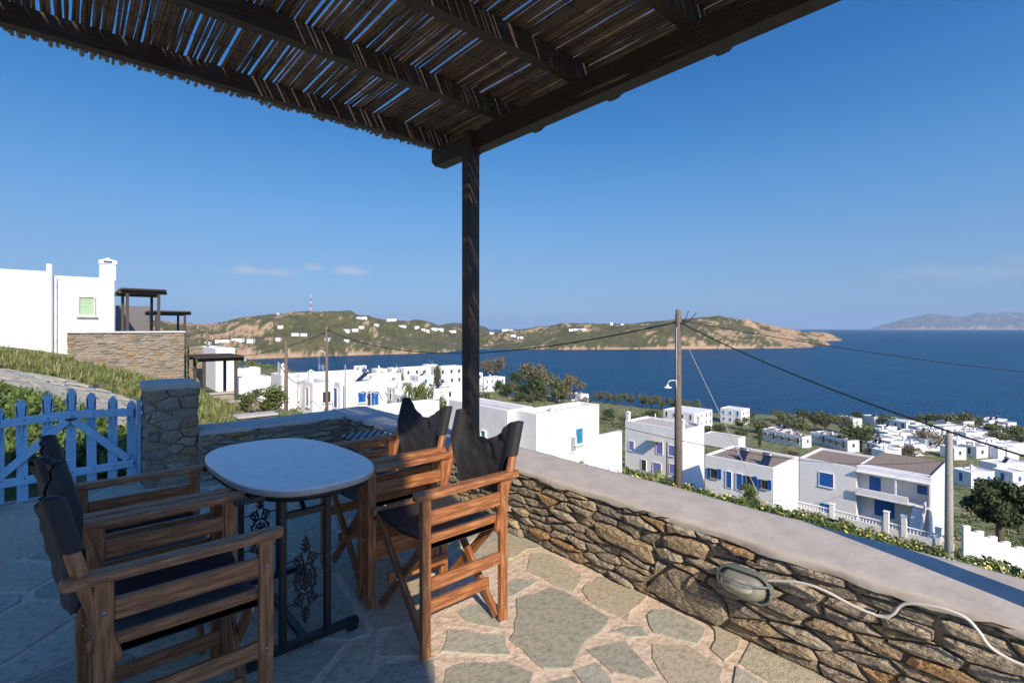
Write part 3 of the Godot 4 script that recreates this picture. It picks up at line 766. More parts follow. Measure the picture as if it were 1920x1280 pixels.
func hit(px: float, py: float, t0 := 5.0) -> Vector3:
	var d := ray(px, py); var t := t0
	while t < 900.0:
		var p := EYE + d * t
		if p.y < ground(p.x, p.z): return Vector3(p.x, ground(p.x, p.z), p.z)
		t *= 1.006
	return EYE + d * 300.0
func depth(p: Vector3) -> float: return (p - EYE).dot(FW)
func axis_steps(list: Array) -> Array:
	var out := []
	for l in list:
		var v: float = l[0]
		while v < l[1]: out.append(v); v += l[2]
	out.append(list[-1][1])
	return out
func build_land() -> void:
	var xs := axis_steps([[-90.0, -12.0, 6.0], [-12.0, 22.0, .5], [22.0, 60.0, 1.5], [60.0, 360.0, 5.0]])
	var zs := axis_steps([[-330.0, -80.0, 6.0], [-80.0, -32.0, 2.0], [-32.0, 4.0, .5], [4.0, 120.0, 5.0]])
	var s := begin(true); var H := []
	nz.seed = 77; nz.frequency = 1.0
	for x in xs:
		var c := []
		for z in zs:
			var y := ground(x, z)
			if not (z > -5.7 and x < 2.7): y += nz.get_noise_2d(x * .35, z * .35) * .16 * smoothstep(2.0, 8.0, absf(x - .4) + maxf(0.0, -z - 22.0))
			c.append(Vector3(x, y, z))
		H.append(c)
	for i in xs.size() - 1:
		for j in zs.size() - 1: quad(s, H[i][j], H[i + 1][j], H[i + 1][j + 1], H[i][j + 1], Vector3.UP)
	structure(part("ground", done(s), M.earth))
	# beach strip
	var b := begin(true); var pz := -170.0; var rows := []
	while pz < 60.0:
		var sx := table(shore_z, shore_x, pz); var r := []
		for k in 5:
			var x: float = sx - 14.0 + k * 3.2
			r.append(Vector3(x, maxf(ground(x, pz), -41.0) + .12, pz))
		rows.append(r); pz += 4.0
	for i in rows.size() - 1:
		for k in 4: quad(b, rows[i][k], rows[i][k + 1], rows[i + 1][k + 1], rows[i + 1][k], Vector3.UP)
	structure(part("beach", done(b), M.sand))
	var w := begin(true)
	for q in [[-40000.0, 40000.0]]:
		quad(w, Vector3(q[0], SEA, q[0]), Vector3(q[1], SEA, q[0]), Vector3(q[1], SEA, q[1]), Vector3(q[0], SEA, q[1]), Vector3.UP)
	structure(part("sea", done(w), M.sea_water))
# a coast seen across the water: bearing columns, from the waterline up to the ridge and down the far side
func coast(called: String, sky_px: Array, sky_py: Array, sh_px: Array, sh_py: Array, run: float, sd: int, rocky: Array, step := 4.0, rows := 46, relief := 1.0) -> Dictionary:
	nz.seed = sd; nz.frequency = 1.0
	var s := begin(true); var P := []; var C := []
	var px: float = sky_px[0]; var last: float = sky_px[-1]
	while px <= last:
		var ts: float = (EYE.y - SEA) * FPX / (table(sh_px, sh_py, px) - 616.0)
		var rd: float = run * (1.0 + .25 * nz.get_noise_1d(px * .006))
		var tr := ts + rd
		var top: float = (616.0 - table(sky_px, sky_py, px)) / FPX * tr + EYE.y
		var col := []; var cc := []
		for j in rows + 8:
			var v := float(j) / rows
			var t := ts + rd * v - 6.0
			var lat := (px - 960.0) / FPX
			var q := FW * t + RT * lat * t
			var n1 := nz.get_noise_2d(q.x * .004, q.z * .004); var n2 := nz.get_noise_2d(q.x * .016 + 50, q.z * .016); var n3 := nz.get_noise_2d(q.x * .05, q.z * .05 + 90)
			var shape: float = pow(sin(minf(v, 1.0) * PI / 2), .8) * .93 + .07 * minf(1.0, v * 14.0)
			if v > 1.0: shape = 1.0 - (v - 1.0) * 2.2
			var y: float = SEA - 3.0 + (top - SEA + 3.0) * shape
			y += ((n1 * 22.0 + n2 * 9.0) * sin(minf(v, 1.0) * PI) + n3 * 2.6 * smoothstep(0.0, .12, v) * (1.0 - smoothstep(.85, 1.0, v) * .6)) * relief
			col.append(Vector3(q.x, y, q.z))
			var rock: float = nz.get_noise_2d(q.x * .007 + 300.0, q.z * .007) * .75 + n2 * .35 + n3 * .4 + nz.get_noise_2d(q.x * .13, q.z * .13) * .4 + table(rocky[0], rocky[1], px) + maxf(0.0, .66 - v * 11.0) * 1.1
			var g := Color(.088, .092, .034).lerp(Color(.15, .135, .06), clampf(.5 + n2 * .8 + n3 * .5, 0, 1)).lerp(Color(.045, .058, .022), clampf(nz.get_noise_2d(q.x * .09 + 7, q.z * .09) * 1.6, 0, 1))
			var o := Color(.40, .235, .115).lerp(Color(.50, .36, .23), clampf(.5 + n3, 0, 1))
			cc.append(g.lerp(o, smoothstep(.32, .46, rock)))
		P.append(col); C.append(cc); px += step
	for i in P.size() - 1:
		for j in rows + 7:
			for k in [[0, 0], [1, 0], [1, 1], [0, 0], [1, 1], [0, 1]]:
				s.set_color(C[i + k[0]][j + k[1]]); s.add_vertex(P[i + k[0]][j + k[1]])
	structure(part(called, done(s), M.hill))
	return {"P": P, "p0": sky_px[0], "step": step}
# where a line of sight meets such a coast
func coast_hit(c: Dictionary, px: float, py: float) -> Vector3:
	var i := clampi(int(round((px - c.p0) / c.step)), 0, c.P.size() - 1)
	for q in c.P[i]:
		var t := depth(q)
		if 616.0 - (q.y - EYE.y) / t * FPX <= py: return q
	return c.P[i][-9]
func build_coasts() -> void:
	var sky_px := [150.0, 300.0, 345.0, 395.0, 440.0, 500.0, 540.0, 600.0, 640.0, 700.0, 760.0, 830.0, 868.0, 905.0, 950.0, 1000.0, 1060.0, 1100.0, 1180.0, 1230.0, 1290.0, 1345.0, 1400.0, 1450.0, 1480.0, 1520.0, 1545.0, 1566.0]
	var sky_py := [598.0, 602.0, 605.0, 608.0, 600.0, 590.0, 587.0, 585.5, 588.0, 596.0, 604.0, 611.0, 616.0, 625.0, 620.0, 617.0, 610.0, 606.0, 607.0, 602.0, 597.0, 596.0, 603.0, 611.0, 617.0, 630.0, 640.0, 649.5]
	var sh_px := [150.0, 345.0, 440.0, 520.0, 600.0, 700.0, 830.0, 868.0, 905.0, 1060.0, 1300.0, 1500.0, 1566.0]
	var sh_py := [684.0, 678.0, 674.0, 671.0, 668.0, 665.0, 661.0, 656.0, 654.0, 655.5, 654.0, 652.5, 650.5]
	var c := coast("headland", sky_px, sky_py, sh_px, sh_py, 420.0, 9, [[150.0, 345.0, 420.0, 520.0, 620.0, 900.0, 1250.0, 1400.0, 1470.0, 1566.0], [.0, .14, .2, .12, -.02, .03, .05, .2, .45, .6]])
	coast("cape", [1440.0, 1490.0, 1520.0, 1545.0, 1565.0, 1583.0], [622.0, 621.0, 622.0, 622.5, 628.0, 637.0], [1440.0, 1583.0], [640.0, 638.8], 160.0, 12, [[1440.0, 1583.0], [.45, .5]], 4.0, 16, .35)
	coast("hills", [760.0, 800.0, 830.0, 850.0, 880.0, 910.0, 930.0], [622.0, 614.0, 609.0, 606.5, 606.5, 614.0, 627.0], [760.0, 930.0], [630.0, 630.0], 900.0, 14, [[760.0, 930.0], [-.1, -.1]], 6.0, 16, 1.0)
	coast("far_islands", [1632.0, 1672.0, 1700.0, 1747.0, 1765.0, 1789.0, 1813.0, 1837.0, 1852.0, 1888.0, 1916.0, 2000.0, 2080.0, 2160.0], [616.6, 606.0, 597.5, 589.0, 590.0, 593.0, 593.4, 586.0, 589.0, 586.5, 586.0, 590.0, 600.0, 616.0], [1632.0, 2160.0], [617.6, 617.6], 5200.0, 16, [[1632.0, 2160.0], [.02, .02]], 5.0, 22, 8.0)
	# houses over the bay
	var spots := [[418,642,26,"long"],[446,642,22,"long"],[388,646,9,""],[470,645,12,""],[526,619,10,""],[520,642,8,""],[552,630,14,""],[568,629,12,""],[650,643,9,""],[648,624,10,""],[664,623,12,""],[678,622,8,""],[676,600,20,"long"],[735,604,18,"long"],[755,613,15,""],[780,617,9,""],[793,621,8,""],[801,623,6,""],[815,620,10,""],[827,621,12,""],[846,623,18,"long"],[920,626,8,""],[944,621,10,""],[950,618,8,""],[957,617,8,""],[962,631,10,""],[972,635,8,""],[978,637,6,""],[1083,619,34,"long"],[1147,608,6,""],[1166,609,7,""],[520,590,4,""],[612,640,8,""],[705,612,8,""]]
	rng.seed = 55
	for i in spots.size():
		var a: Array = spots[i]; var p := coast_hit(c, a[0], a[1]); var k := depth(p) / FPX
		var L: float = a[2] * k; var h := rng.randf_range(2.8, 3.6) if a[3] else rng.randf_range(2.6, 4.6)
		var n := thing("hillside_house", "long white terrace of houses on the far hillside across the bay" if a[3] else "small white cubic house on the far hillside across the bay", "house", p, -YAW + rng.randf_range(-.3, .3), "white houses across the bay" if not a[3] else "long white terraces across the bay")
		var blocks := maxi(1, int(L / 9.0)) if a[3] else 1
		var s := begin()
		for b in blocks:
			add_box(s, Vector3(L * ((b + .5) / blocks - .5), h * .5 - 1.5 + (b % 2) * .4, (b % 2) * 1.2), Vector3(L / blocks * .94, h + 3.0, 7.0))
		part("wall", done(s), M.plaster, n)
		for b in maxi(2, int(L / 5.0)):
			box("window", Vector3(L * ((b + .5) / maxi(2, int(L / 5.0)) - .5), h * .45, 3.55 + (.0 if blocks == 1 else 1.2)), Vector3(.7, 1.0, .12), M.frame_dark if i % 2 else M.shutter_blue, n)
	var q := coast_hit(c, 580, 588)
	var m := thing("radio_mast", "thin red and white lattice mast on the far hilltop", "mast", q)
	for b in 6: part("mast_section", tube_mesh([Vector3(0, b * 6.2 - 2.0, 0), Vector3(0, b * 6.2 + 4.2, 0)], 1.0 - b * .07, 4), M.red_paint if b % 2 == 0 else M.white_paint, m)
# ---- vegetation
func crown(sd: int, blobs: Array, n: int, leaf: float, cols: Array) -> ArrayMesh:
	var r := RandomNumberGenerator.new(); r.seed = sd
	var s := begin()
	for i in n:
		var b: Array = blobs[r.randi() % blobs.size()]
		var d := Vector3(r.randfn(), r.randfn(), r.randfn()).normalized() * pow(r.randf(), .38)
		var p: Vector3 = b[0] + d * b[1] * (1.0 + .25 * r.randfn() * .4)
		var x := Vector3(r.randfn(), r.randfn(), r.randfn()).normalized(); var y := x.cross(Vector3(r.randfn(), r.randfn(), r.randfn())).normalized()
		var l := leaf * r.randf_range(.5, 1.3)
		var c: Color = cols[r.randi() % cols.size()]; c = c * r.randf_range(.75, 1.25)
		for v in [-x, y * .55, x, -x, x, -y * .55]: s.set_color(c); s.add_vertex(p + v * l)
	return done(s)
func limbs(sd: int, h: float, r0: float, n: int, spread: float) -> ArrayMesh:
	var r := RandomNumberGenerator.new(); r.seed = sd
	var s := begin(true)
	add_tube(s, [Vector3(0, -.6, 0), Vector3(0, h * .25, 0), Vector3(.05 * h, h * .55, .03 * h)], [r0 * 1.2, r0, r0 * .7], 7)
	for i in n:
		var a := TAU * i / n + r.randf()
		var e := Vector3(cos(a) * spread, h * r.randf_range(.75, 1.0), sin(a) * spread)
		add_tube(s, [Vector3(.03 * h, h * r.randf_range(.3, .5), .02 * h), e * Vector3(.5, .75, .5), e], [r0 * .55, r0 * .4, r0 * .15], 5)
	return done(s)
var proto := {}
func make_protos() -> void:
	# unit trees: 1 m high, 1 m wide crown (scaled when planted)
	var olive := [Color(.10, .115, .04), Color(.13, .14, .055), Color(.16, .165, .075), Color(.08, .095, .03)]
	var dark := [Color(.045, .075, .02), Color(.06, .09, .028), Color(.08, .105, .035)]
	var dry := [Color(.17, .14, .065), Color(.22, .165, .085), Color(.13, .12, .05), Color(.15, .115, .07)]
	var lush := [Color(.07, .12, .02), Color(.10, .15, .03), Color(.13, .16, .04), Color(.16, .15, .05)]
	var kinds := {"tamarisk": olive, "evergreen": dark, "dry": dry, "shrub": lush}
	var i := 0
	for k in kinds:
		for v in 2:
			var r := RandomNumberGenerator.new(); r.seed = 300 + i
			var bl := []
			for b in 9:
				var a := r.randf() * TAU
				var lo := .36 if k != "shrub" else .30
				bl.append([Vector3(cos(a) * r.randf_range(.1, .34), r.randf_range(lo, .80), sin(a) * r.randf_range(.1, .34)), r.randf_range(.13, .23)])
			if k == "shrub": bl.append([Vector3(0, .3, 0), .36])
			proto["%s%d" % [k, v]] = [crown(310 + i, bl, 1500, .034, kinds[k]), limbs(320 + i, .62, .03, 6, .26)]
			i += 1
	var cy := []
	for b in 12: cy.append([Vector3(0, .12 + b * .07, 0), .17 * sin(PI * (.18 + .8 * (11 - b) / 12.0)) + .02])
	proto["cypress0"] = [crown(340, cy, 1200, .035, dark), limbs(341, .3, .03, 2, .05)]
	# palm: drooping fronds
	var ps := begin(); var r2 := RandomNumberGenerator.new(); r2.seed = 9
	for f in 34:
		var a := r2.randf() * TAU; var up := r2.randf_range(-.3, 1.0); var o := Vector3(cos(a), 0, sin(a)); var pr := Vector3(0, .62, 0)
		var c: Color = lush[r2.randi() % 4]
		for k in 5:
			var u := (k + 1) / 5.0; var e := Vector3(0, .62, 0) + o * .5 * u + Vector3.UP * (up * .42 * u - .42 * u * u)
			var sd := o.cross(Vector3.UP) * .05 * (1 - u * .7)
			for v in [pr - sd, e - sd + Vector3.DOWN * .03, e, pr - sd, e, pr, pr, e, e + sd + Vector3.DOWN * .03, pr, e + sd + Vector3.DOWN * .03, pr + sd]: ps.set_color(c); ps.add_vertex(v)
			pr = e
	proto["palm0"] = [done(ps), limbs(345, .62, .05, 1, .0)]
func plant(called: String, label: String, category: String, kind: String, where: Vector3, h: float, w: float, group := "") -> Node3D:
	var t := thing(called, label, category, where, rng.randf() * TAU, group)
	var sc := Transform3D(Basis.from_scale(Vector3(w, h, w)), Vector3.ZERO)
	part("crown", proto[kind][0], M.leaves, t, sc); part("trunk", proto[kind][1], M.bark, t, sc)
	return t
# planted where its foot meets the ground in the photograph
func tree(px: float, top: float, foot: float, wide: float, kind: String, called: String, label: String, group := "", t0 := 30.0) -> void:
	var p := hit(px, foot, t0); var k := depth(p) / FPX
	plant(called, label, "tree" if called.ends_with("tree") else "shrub", kind + (str(rng.randi() % 2) if proto.has(kind + "1") else "0"), p, (foot - top) * k * 1.12, wide * k * 1.65, group)
func build_trees() -> void:
	rng.seed = 66
	for x in [[1122,735,754],[1139,736,757],[1161,738,760],[1179,738,762],[1205,739,765],[1222,742,766],[1240,741,768],[1261,746,770],[1286,749,773],[1306,751,774]]:
		tree(x[0], x[1], x[2], 17, "tamarisk", "tamarisk_tree", "round olive green tamarisk in the row along the beach", "tamarisks along the beach", 120)
	for x in [[929,672,706,30,"dry"],[980,685,722,36,"evergreen"],[1008,686,752,42,"dry"],[1038,696,752,34,"tamarisk"],[1074,704,752,36,"dry"],[1000,705,756,32,"evergreen"],[1056,722,754,26,"dry"],[912,678,708,22,"dry"],[1022,712,756,30,"evergreen"],[970,700,730,28,"evergreen"],[945,722,746,26,"evergreen"],[1048,730,758,28,"tamarisk"]]:
		tree(x[0], x[1], x[2], x[3], x[4], "park_tree", {"dry": "tall brownish tree in the grove on the point", "evergreen": "dark evergreen tree in the grove on the point", "tamarisk": "olive green tree in the grove on the point"}[x[4]], "trees on the point", 120)
	for x in [[950,684,703,6],[959,689,708,7],[1425,803,842,13]]:
		tree(x[0], x[1], x[2], x[3], "cypress", "cypress_tree", "narrow dark cypress among the grove on the point" if x[0] < 1000 else "slim cypress behind the house with blue doors", "cypresses", 80)
	for x in [[960,716,740,30],[985,720,746,28],[1000,735,756,20],[930,715,735,20],[975,735,755,20],[1100,745,760,20],[1150,768,790,30],[1110,770,795,18],[1215,772,798,40],[1180,778,800,30]]:
		tree(x[0], x[1], x[2], x[3], "evergreen" if int(x[0]) % 4 else "tamarisk", "green_shrub", "green shrub on the flat land near the beach", "shrubs by the beach", 60)
	# between the houses: feet hidden behind roofs, so the distance comes from the houses in front and behind
	for x in [[766,700,92,20,"palm0"],[777,729,74,22,"palm0"],[795,712,78,36,"shrub0"],[786,716,80,26,"shrub1"],[816,688,118,18,"evergreen0"],[832,738,66,18,"shrub1"],[752,692,130,10,"palm0"],[905,716,96,26,"evergreen1"]]:
		var p := at(x[0], x[1], x[2]); var gy := ground(p.x, p.z); var palm: bool = x[4] == "palm0"
		plant("palm_tree" if palm else "village_tree", "palm with drooping fronds between the village houses" if palm else "leafy tree between the white village houses", "tree", x[4], Vector3(p.x, gy, p.z), maxf(2.0, (p.y - gy) * 1.12), x[3] * x[2] / FPX * 1.5, "palms in the village" if palm else "trees in the village")
	for x in [[1460,767,790,20,"tamarisk"],[1490,772,820,34,"tamarisk"],[1507,766,790,24,"evergreen"],[1530,772,800,22,"tamarisk"],[1548,773,812,36,"tamarisk"],[1577,778,812,26,"dry"],[1602,774,795,24,"evergreen"],[1470,785,815,34,"tamarisk"],[1420,782,812,30,"tamarisk"],[1660,775,800,26,"evergreen"],[1700,782,800,22,"tamarisk"],[1737,774,800,30,"tamarisk"],[1775,775,805,34,"tamarisk"],[1800,770,805,30,"tamarisk"],[1825,778,806,26,"tamarisk"],[1390,783,805,20,"tamarisk"],[1410,770,790,12,"tamarisk"]]:
		tree(x[0], x[1], x[2], x[3], x[4], "shore_tree", {"tamarisk": "bushy olive green tree in the belt between hotel roofs and sea", "evergreen": "dark green tree in the belt between hotel roofs and sea", "dry": "brownish bushy tree in the belt between hotel roofs and sea"}[x[4]], "trees behind the hotel roofs", 90)
	tree(1612, 792, 845, 48, "evergreen", "broad_tree", "broad dark tree between the low white hotel blocks", "", 80)
	tree(1747, 810, 845, 40, "dry", "broad_tree", "tangled brownish tree beside the bright hotel roofs", "", 80)
	for x in [[1690,838,856,36],[1665,838,856,30],[1715,840,858,30],[1640,842,858,26],[1575,842,858,26],[1480,846,860,26],[1850,795,822,40],[1885,798,826,44],[1915,800,830,40],[1870,806,830,40],[1905,812,838,44]]:
		tree(x[0], x[1], x[2], x[3], "tamarisk" if x[0] > 1800 else "dry", "hedge_shrub", "pale reed-like thicket by the shore" if x[0] > 1800 else "scrubby hedge plant below the hotel blocks", "reed thicket" if x[0] > 1800 else "hedge below the hotel", 70)
	for x in [[1321,796,818,24],[1355,798,822,26],[1390,806,824,18]]: tree(x[0], x[1], x[2], x[3], "evergreen", "garden_tree", "round dark garden tree on the lane behind the lilac-shuttered house", "garden trees on the lane", 70)
	tree(1298, 862, 912, 44, "shrub", "garden_shrub", "bushy shrub behind the wooden utility pole", "", 22)
	tree(1400, 905, 945, 34, "shrub", "garden_shrub", "leafy shrub in front of the blue doors", "", 24)
	tree(1470, 888, 930, 26, "evergreen", "garden_shrub", "dark shrub in the gap between the two blue-shuttered houses", "", 40)
	tree(494, 722, 782, 66, "shrub", "flowering_shrub", "yellow green shrub below the small lower pergola", "", 10)
	tree(455, 735, 772, 40, "shrub", "flowering_shrub", "low yellow green shrub at the foot of the lower pergola", "", 10)
# grass, flowers and ground cover: nobody could count them
func scatter(called: String, label: String, category: String, mesh: Mesh, m: Material, spots: Array) -> void:
	var mm := MultiMesh.new(); mm.transform_format = MultiMesh.TRANSFORM_3D; mm.mesh = mesh; mm.instance_count = spots.size()
	for i in spots.size(): mm.set_instance_transform(i, spots[i])
	var o := MultiMeshInstance3D.new(); o.multimesh = mm; o.material_override = m; o.name = numbered(called); add_child(o)
	tag(stuff(o), label, category)
func tuft(sd: int, n: int, h: float, cols: Array) -> ArrayMesh:
	var r := RandomNumberGenerator.new(); r.seed = sd; var s := begin()
	for i in n:
		var a := r.randf() * TAU; var o := Vector3(cos(a), 0, sin(a)); var b := o * r.randf() * .10; var k := o.cross(Vector3.UP) * .007
		var l := h * r.randf_range(.5, 1.1); var m := b + Vector3.UP * l * .6 + o * l * .12; var e := b + Vector3.UP * l + o * l * r.randf_range(.15, .6)
		var c: Color = cols[r.randi() % cols.size()] * r.randf_range(.8, 1.2)
		for v in [b - k, m - k * .8, m + k * .8, b - k, m + k * .8, b + k, m - k * .8, e, m + k * .8]: s.set_color(c); s.add_vertex(v)
	return done(s)
func leafy(sd: int, n: int, h: float, leaf: float, cols: Array) -> ArrayMesh:
	return crown(sd, [[Vector3(0, h * .5, 0), h * .55], [Vector3(h * .4, h * .4, 0), h * .4], [Vector3(-h * .3, h * .4, h * .3), h * .4]], n, leaf, cols)
func flower(sd: int) -> ArrayMesh:
	var r := RandomNumberGenerator.new(); r.seed = sd; var s := begin()
	for f in 7:
		var p := Vector3(r.randf_range(-.2, .2), r.randf_range(.22, .42), r.randf_range(-.2, .2)); var n := Vector3(r.randfn() * .5, 1, r.randfn() * .5).normalized(); var b := frame_along(n)
		var c := Color(.78, .62, .06) if f % 3 else Color(.80, .74, .42)
		for k in 6:
			for v in [p, p + (b.x * cos(TAU * k / 6) + b.y * sin(TAU * k / 6)) * .034 + n * .006, p + (b.x * cos(TAU * (k + 1) / 6) + b.y * sin(TAU * (k + 1) / 6)) * .034 + n * .006]: s.set_color(c); s.add_vertex(v)
	return done(s)
func set_down(p: Vector3, sc: float) -> Transform3D: return Transform3D(Basis(Vector3.UP, rng.randf() * TAU).scaled(Vector3(1, rng.randf_range(.7, 1.3), 1) * sc), p)
func build_ground_cover() -> void:
	rng.seed = 88
	var green := [Color(.075, .12, .022), Color(.10, .145, .03), Color(.055, .09, .018)]
	var gold := [Color(.30, .28, .10), Color(.22, .23, .07), Color(.36, .32, .15), Color(.14, .18, .045)]
	var mix := [Color(.12, .17, .035), Color(.16, .20, .05), Color(.09, .13, .03), Color(.26, .25, .10)]
	# bank of crown daisies below the parapet
	var leaves := []; var blooms := []
	for i in 5200:
		var x := rng.randf_range(11.5, 16.6); var z := rng.randf_range(-22.0, 2.5)
		var p := Vector3(x, ground(x, z) - .03, z)
		leaves.append(set_down(p, rng.randf_range(.5, .95)))
		nz.seed = 3; nz.frequency = .35
		if nz.get_noise_2d(x, z) > -.15 and rng.randf() < .15: blooms.append(set_down(p, rng.randf_range(.6, .9)))
	scatter("daisy_leaves", "feathery green daisy foliage on the bank below the parapet", "plants", leafy(401, 60, .34, .055, green + [Color(.13, .16, .04)]), M.leaves, leaves)
	scatter("daisy_flowers", "yellow daisy flowers on the bank below the parapet", "flowers", flower(402), M.leaves, blooms)
	# long grass beside the path, under the stone terrace and below the far parapet
	var long_ := []; var short := []; var cover := []
	for i in 12000:
		var x := rng.randf_range(-6.0, 7.5); var z := rng.randf_range(-25.5, -5.8)
		if on_path(x, z, .12): continue
		var side := path_side(x, z)
		var p := Vector3(x, ground(x, z) - .02, z)
		if side > 0.0:
			if x > 3.4 + (-z - 12.0) * .05 and rng.randf() < .75: continue
			nz.seed = 8; nz.frequency = .45
			var lush := nz.get_noise_2d(x, z)
			if rng.randf() < .25 - lush: continue
			if rng.randf() < .45 - lush * .8: long_.append(set_down(p, rng.randf_range(.5, 1.2) * (1.1 + lush)))
			else: short.append(set_down(p, rng.randf_range(.8, 1.3)))
		elif z < -5.9 and not on_path(x, z, .3): cover.append(set_down(p, rng.randf_range(.8, 1.35)))
	scatter("dry_grass", "tall yellowing grass beside the paved path", "grass", tuft(411, 26, .22, gold), M.blades, long_)
	scatter("green_grass", "short green grass beside the paved path", "grass", tuft(412, 26, .13, mix), M.blades, short)
	scatter("ground_cover", "leafy green ground cover behind the blue gate", "plants", leafy(413, 70, .2, .034, green + lush_()), M.leaves, cover)
	# weeds over the slope between the houses
	var weeds := []
	for i in 7000:
		var x := rng.randf_range(17.0, 150.0); var z := rng.randf_range(-130.0, 8.0)
		nz.seed = 5; nz.frequency = .03
		if nz.get_noise_2d(x, z) < -.05: continue
		weeds.append(set_down(Vector3(x, ground(x, z) - .05, z), rng.randf_range(1.2, 3.2)))
	scatter("hillside_weeds", "green weeds scattered over the slope between the houses", "plants", leafy(414, 40, .3, .07, green + mix), M.leaves, weeds)
func lush_() -> Array: return [Color(.09, .16, .03), Color(.12, .19, .04)]
# ---- the paved path that climbs from the gate
var pathline := [Vector2(4.2, -6.6), Vector2(3.0, -7.6), Vector2(1.9, -9.0), Vector2(1.2, -10.6), Vector2(.55, -12.6), Vector2(-.2, -14.3), Vector2(-1.5, -15.8), Vector2(-3.5, -17.0), Vector2(-6.0, -17.8)]
func path_near(x: float, z: float) -> Array:
	var best := 1e9; var side := 0.0; var p := Vector2(x, z)
	for i in pathline.size() - 1:
		var a: Vector2 = pathline[i]; var b: Vector2 = pathline[i + 1]
		var q := Geometry2D.get_closest_point_to_segment(p, a, b)
		if q.distance_to(p) < best: best = q.distance_to(p); side = -(b - a).cross(p - a)
	return [best, -side]
func on_path(x: float, z: float, grow := 0.0) -> bool: return path_near(x, z)[0] < .98 + grow
func path_side(x: float, z: float) -> float: return path_near(x, z)[1]
func build_path() -> void:
	rng.seed = 99
	var s := begin(true); var L := []; var R := []; var cv := Curve2D.new()
	for i in pathline.size():
		var d: Vector2 = (pathline[mini(i + 1, pathline.size() - 1)] - pathline[maxi(i - 1, 0)]) / 6.0
		cv.add_point(pathline[i], -d, d)
	var n := 60; var len_ := cv.get_baked_length()
	for i in n + 1:
		var p := cv.sample_baked(len_ * i / n); var q := cv.sample_baked(minf(len_, len_ * i / n + .05)) - cv.sample_baked(maxf(0, len_ * i / n - .05)); var o := q.orthogonal().normalized() * 1.02
		L.append(Vector3(p.x + o.x, ground(p.x + o.x, p.y + o.y) + .05, p.y + o.y)); R.append(Vector3(p.x - o.x, ground(p.x - o.x, p.y - o.y) + .05, p.y - o.y))
	for i in n:
		quad(s, L[i], R[i], R[i + 1], L[i + 1], Vector3.UP)
		for e in [L, R]: quad(s, e[i], e[i + 1], e[i + 1] + Vector3.DOWN * .3, e[i] + Vector3.DOWN * .3)
	var o := structure(part("path", done(s), M.joint))
	var seeds := PackedVector2Array(); var z := -.2
	while z < len_:
		var x := -.95 + rng.randf_range(-.1, .2)
		while x < 1.05: seeds.append(Vector2(x + rng.randf_range(-.1, .1), z + rng.randf_range(-.14, .14))); x += rng.randf_range(.3, .55)
		z += .42
	for c in cells(seeds, Rect2(-1.0, 0, 2.0, len_)):
		if c.size() < 3: continue
		var ol := rough_outline(c, .12, .012, .022)
		if ol.size() < 4: continue
		var cc := centre(ol)
		var p := cv.sample_baked(cc.y); var q := (cv.sample_baked(minf(len_, cc.y + .1)) - cv.sample_baked(maxf(0, cc.y - .1))).normalized(); var side := q.orthogonal()
		var at_ := p + side * cc.x
		var i := clampf(cc.y / len_ * n, 0, n - .001); var k := int(i)
		var mid: Vector3 = L[k].lerp(L[k + 1], i - k).lerp(R[k].lerp(R[k + 1], i - k), .5 - cc.x / 2.04)
		var ax: Vector3 = (L[k] - R[k]).normalized(); var az: Vector3 = (L[k + 1] - L[k] + R[k + 1] - R[k]).normalized()
		var up := az.cross(ax).normalized(); up = up if up.y > 0 else -up
		part("flagstone", stone_mesh(ol, [[1.0, -.02], [.99, .012], [.95, .018]], Basis(ax, az, up), .001), pick("flag", 5), o, Transform3D(Basis(), mid))
# ======================================================== buildings
# A cubic house with its near top corner at pixel (pc, ytop), t metres deep; its uphill face (-X) runs to pixel pl, its sunlit face (+Z) to pixel pr.
func house(called: String, label: String, pc: float, ytop: float, t: float, pl: float, pr: float, roof: Material, group := "", wall: Material = null, parapet := .28, min_depth := 0.0, yaw := 0.0) -> Dictionary:
	var p := at(pc, ytop, t); var ex := Vector3(cos(yaw), 0, sin(yaw)); var ez := Vector3(-sin(yaw), 0, cos(yaw))
	var rl := ray(pl, ytop); var rr := ray(pr, ytop)
	var lz: float = -(EYE + rl * ((p - EYE).dot(ex) / rl.dot(ex)) - p).dot(ez)
	var lx: float = (EYE + rr * ((p - EYE).dot(ez) / rr.dot(ez)) - p).dot(ex)
	lx = clampf(lx, min_depth, 22.0); lz = clampf(lz, min_depth, 26.0)
	var b := 1e9
	for q in [p, p + ex * lx, p - ez * lz, p + ex * lx - ez * lz]: b = minf(b, ground(q.x, q.z))
	b = minf(b, p.y - 1.0) - .6
	var n := thing(called, label, "house", Vector3(p.x, b, p.z), -yaw, group)
	var w := .24; var h := p.y - b
	var s := begin()
	add_box(s, Vector3(lx / 2, h / 2, -w / 2), Vector3(lx, h, w), .03); add_box(s, Vector3(lx / 2, h / 2, -lz + w / 2), Vector3(lx, h, w), .03)
	add_box(s, Vector3(w / 2, h / 2, -lz / 2), Vector3(w, h - .004, lz - w * 2 + .06), .03); add_box(s, Vector3(lx - w / 2, h / 2, -lz / 2), Vector3(w, h - .004, lz - w * 2 + .06), .03)
	part("wall", done(s), wall if wall else M.plaster, n)
	box("roof", Vector3(lx / 2, h - parapet - .1, -lz / 2), Vector3(lx - w * 2 + .01, .2, lz - w * 2 + .01), roof, n)
	return {"n": n, "x": p.x, "z": p.z, "top": p.y, "lx": lx, "lz": lz, "base": b, "o": Vector3(p.x, b, p.z), "h": h}
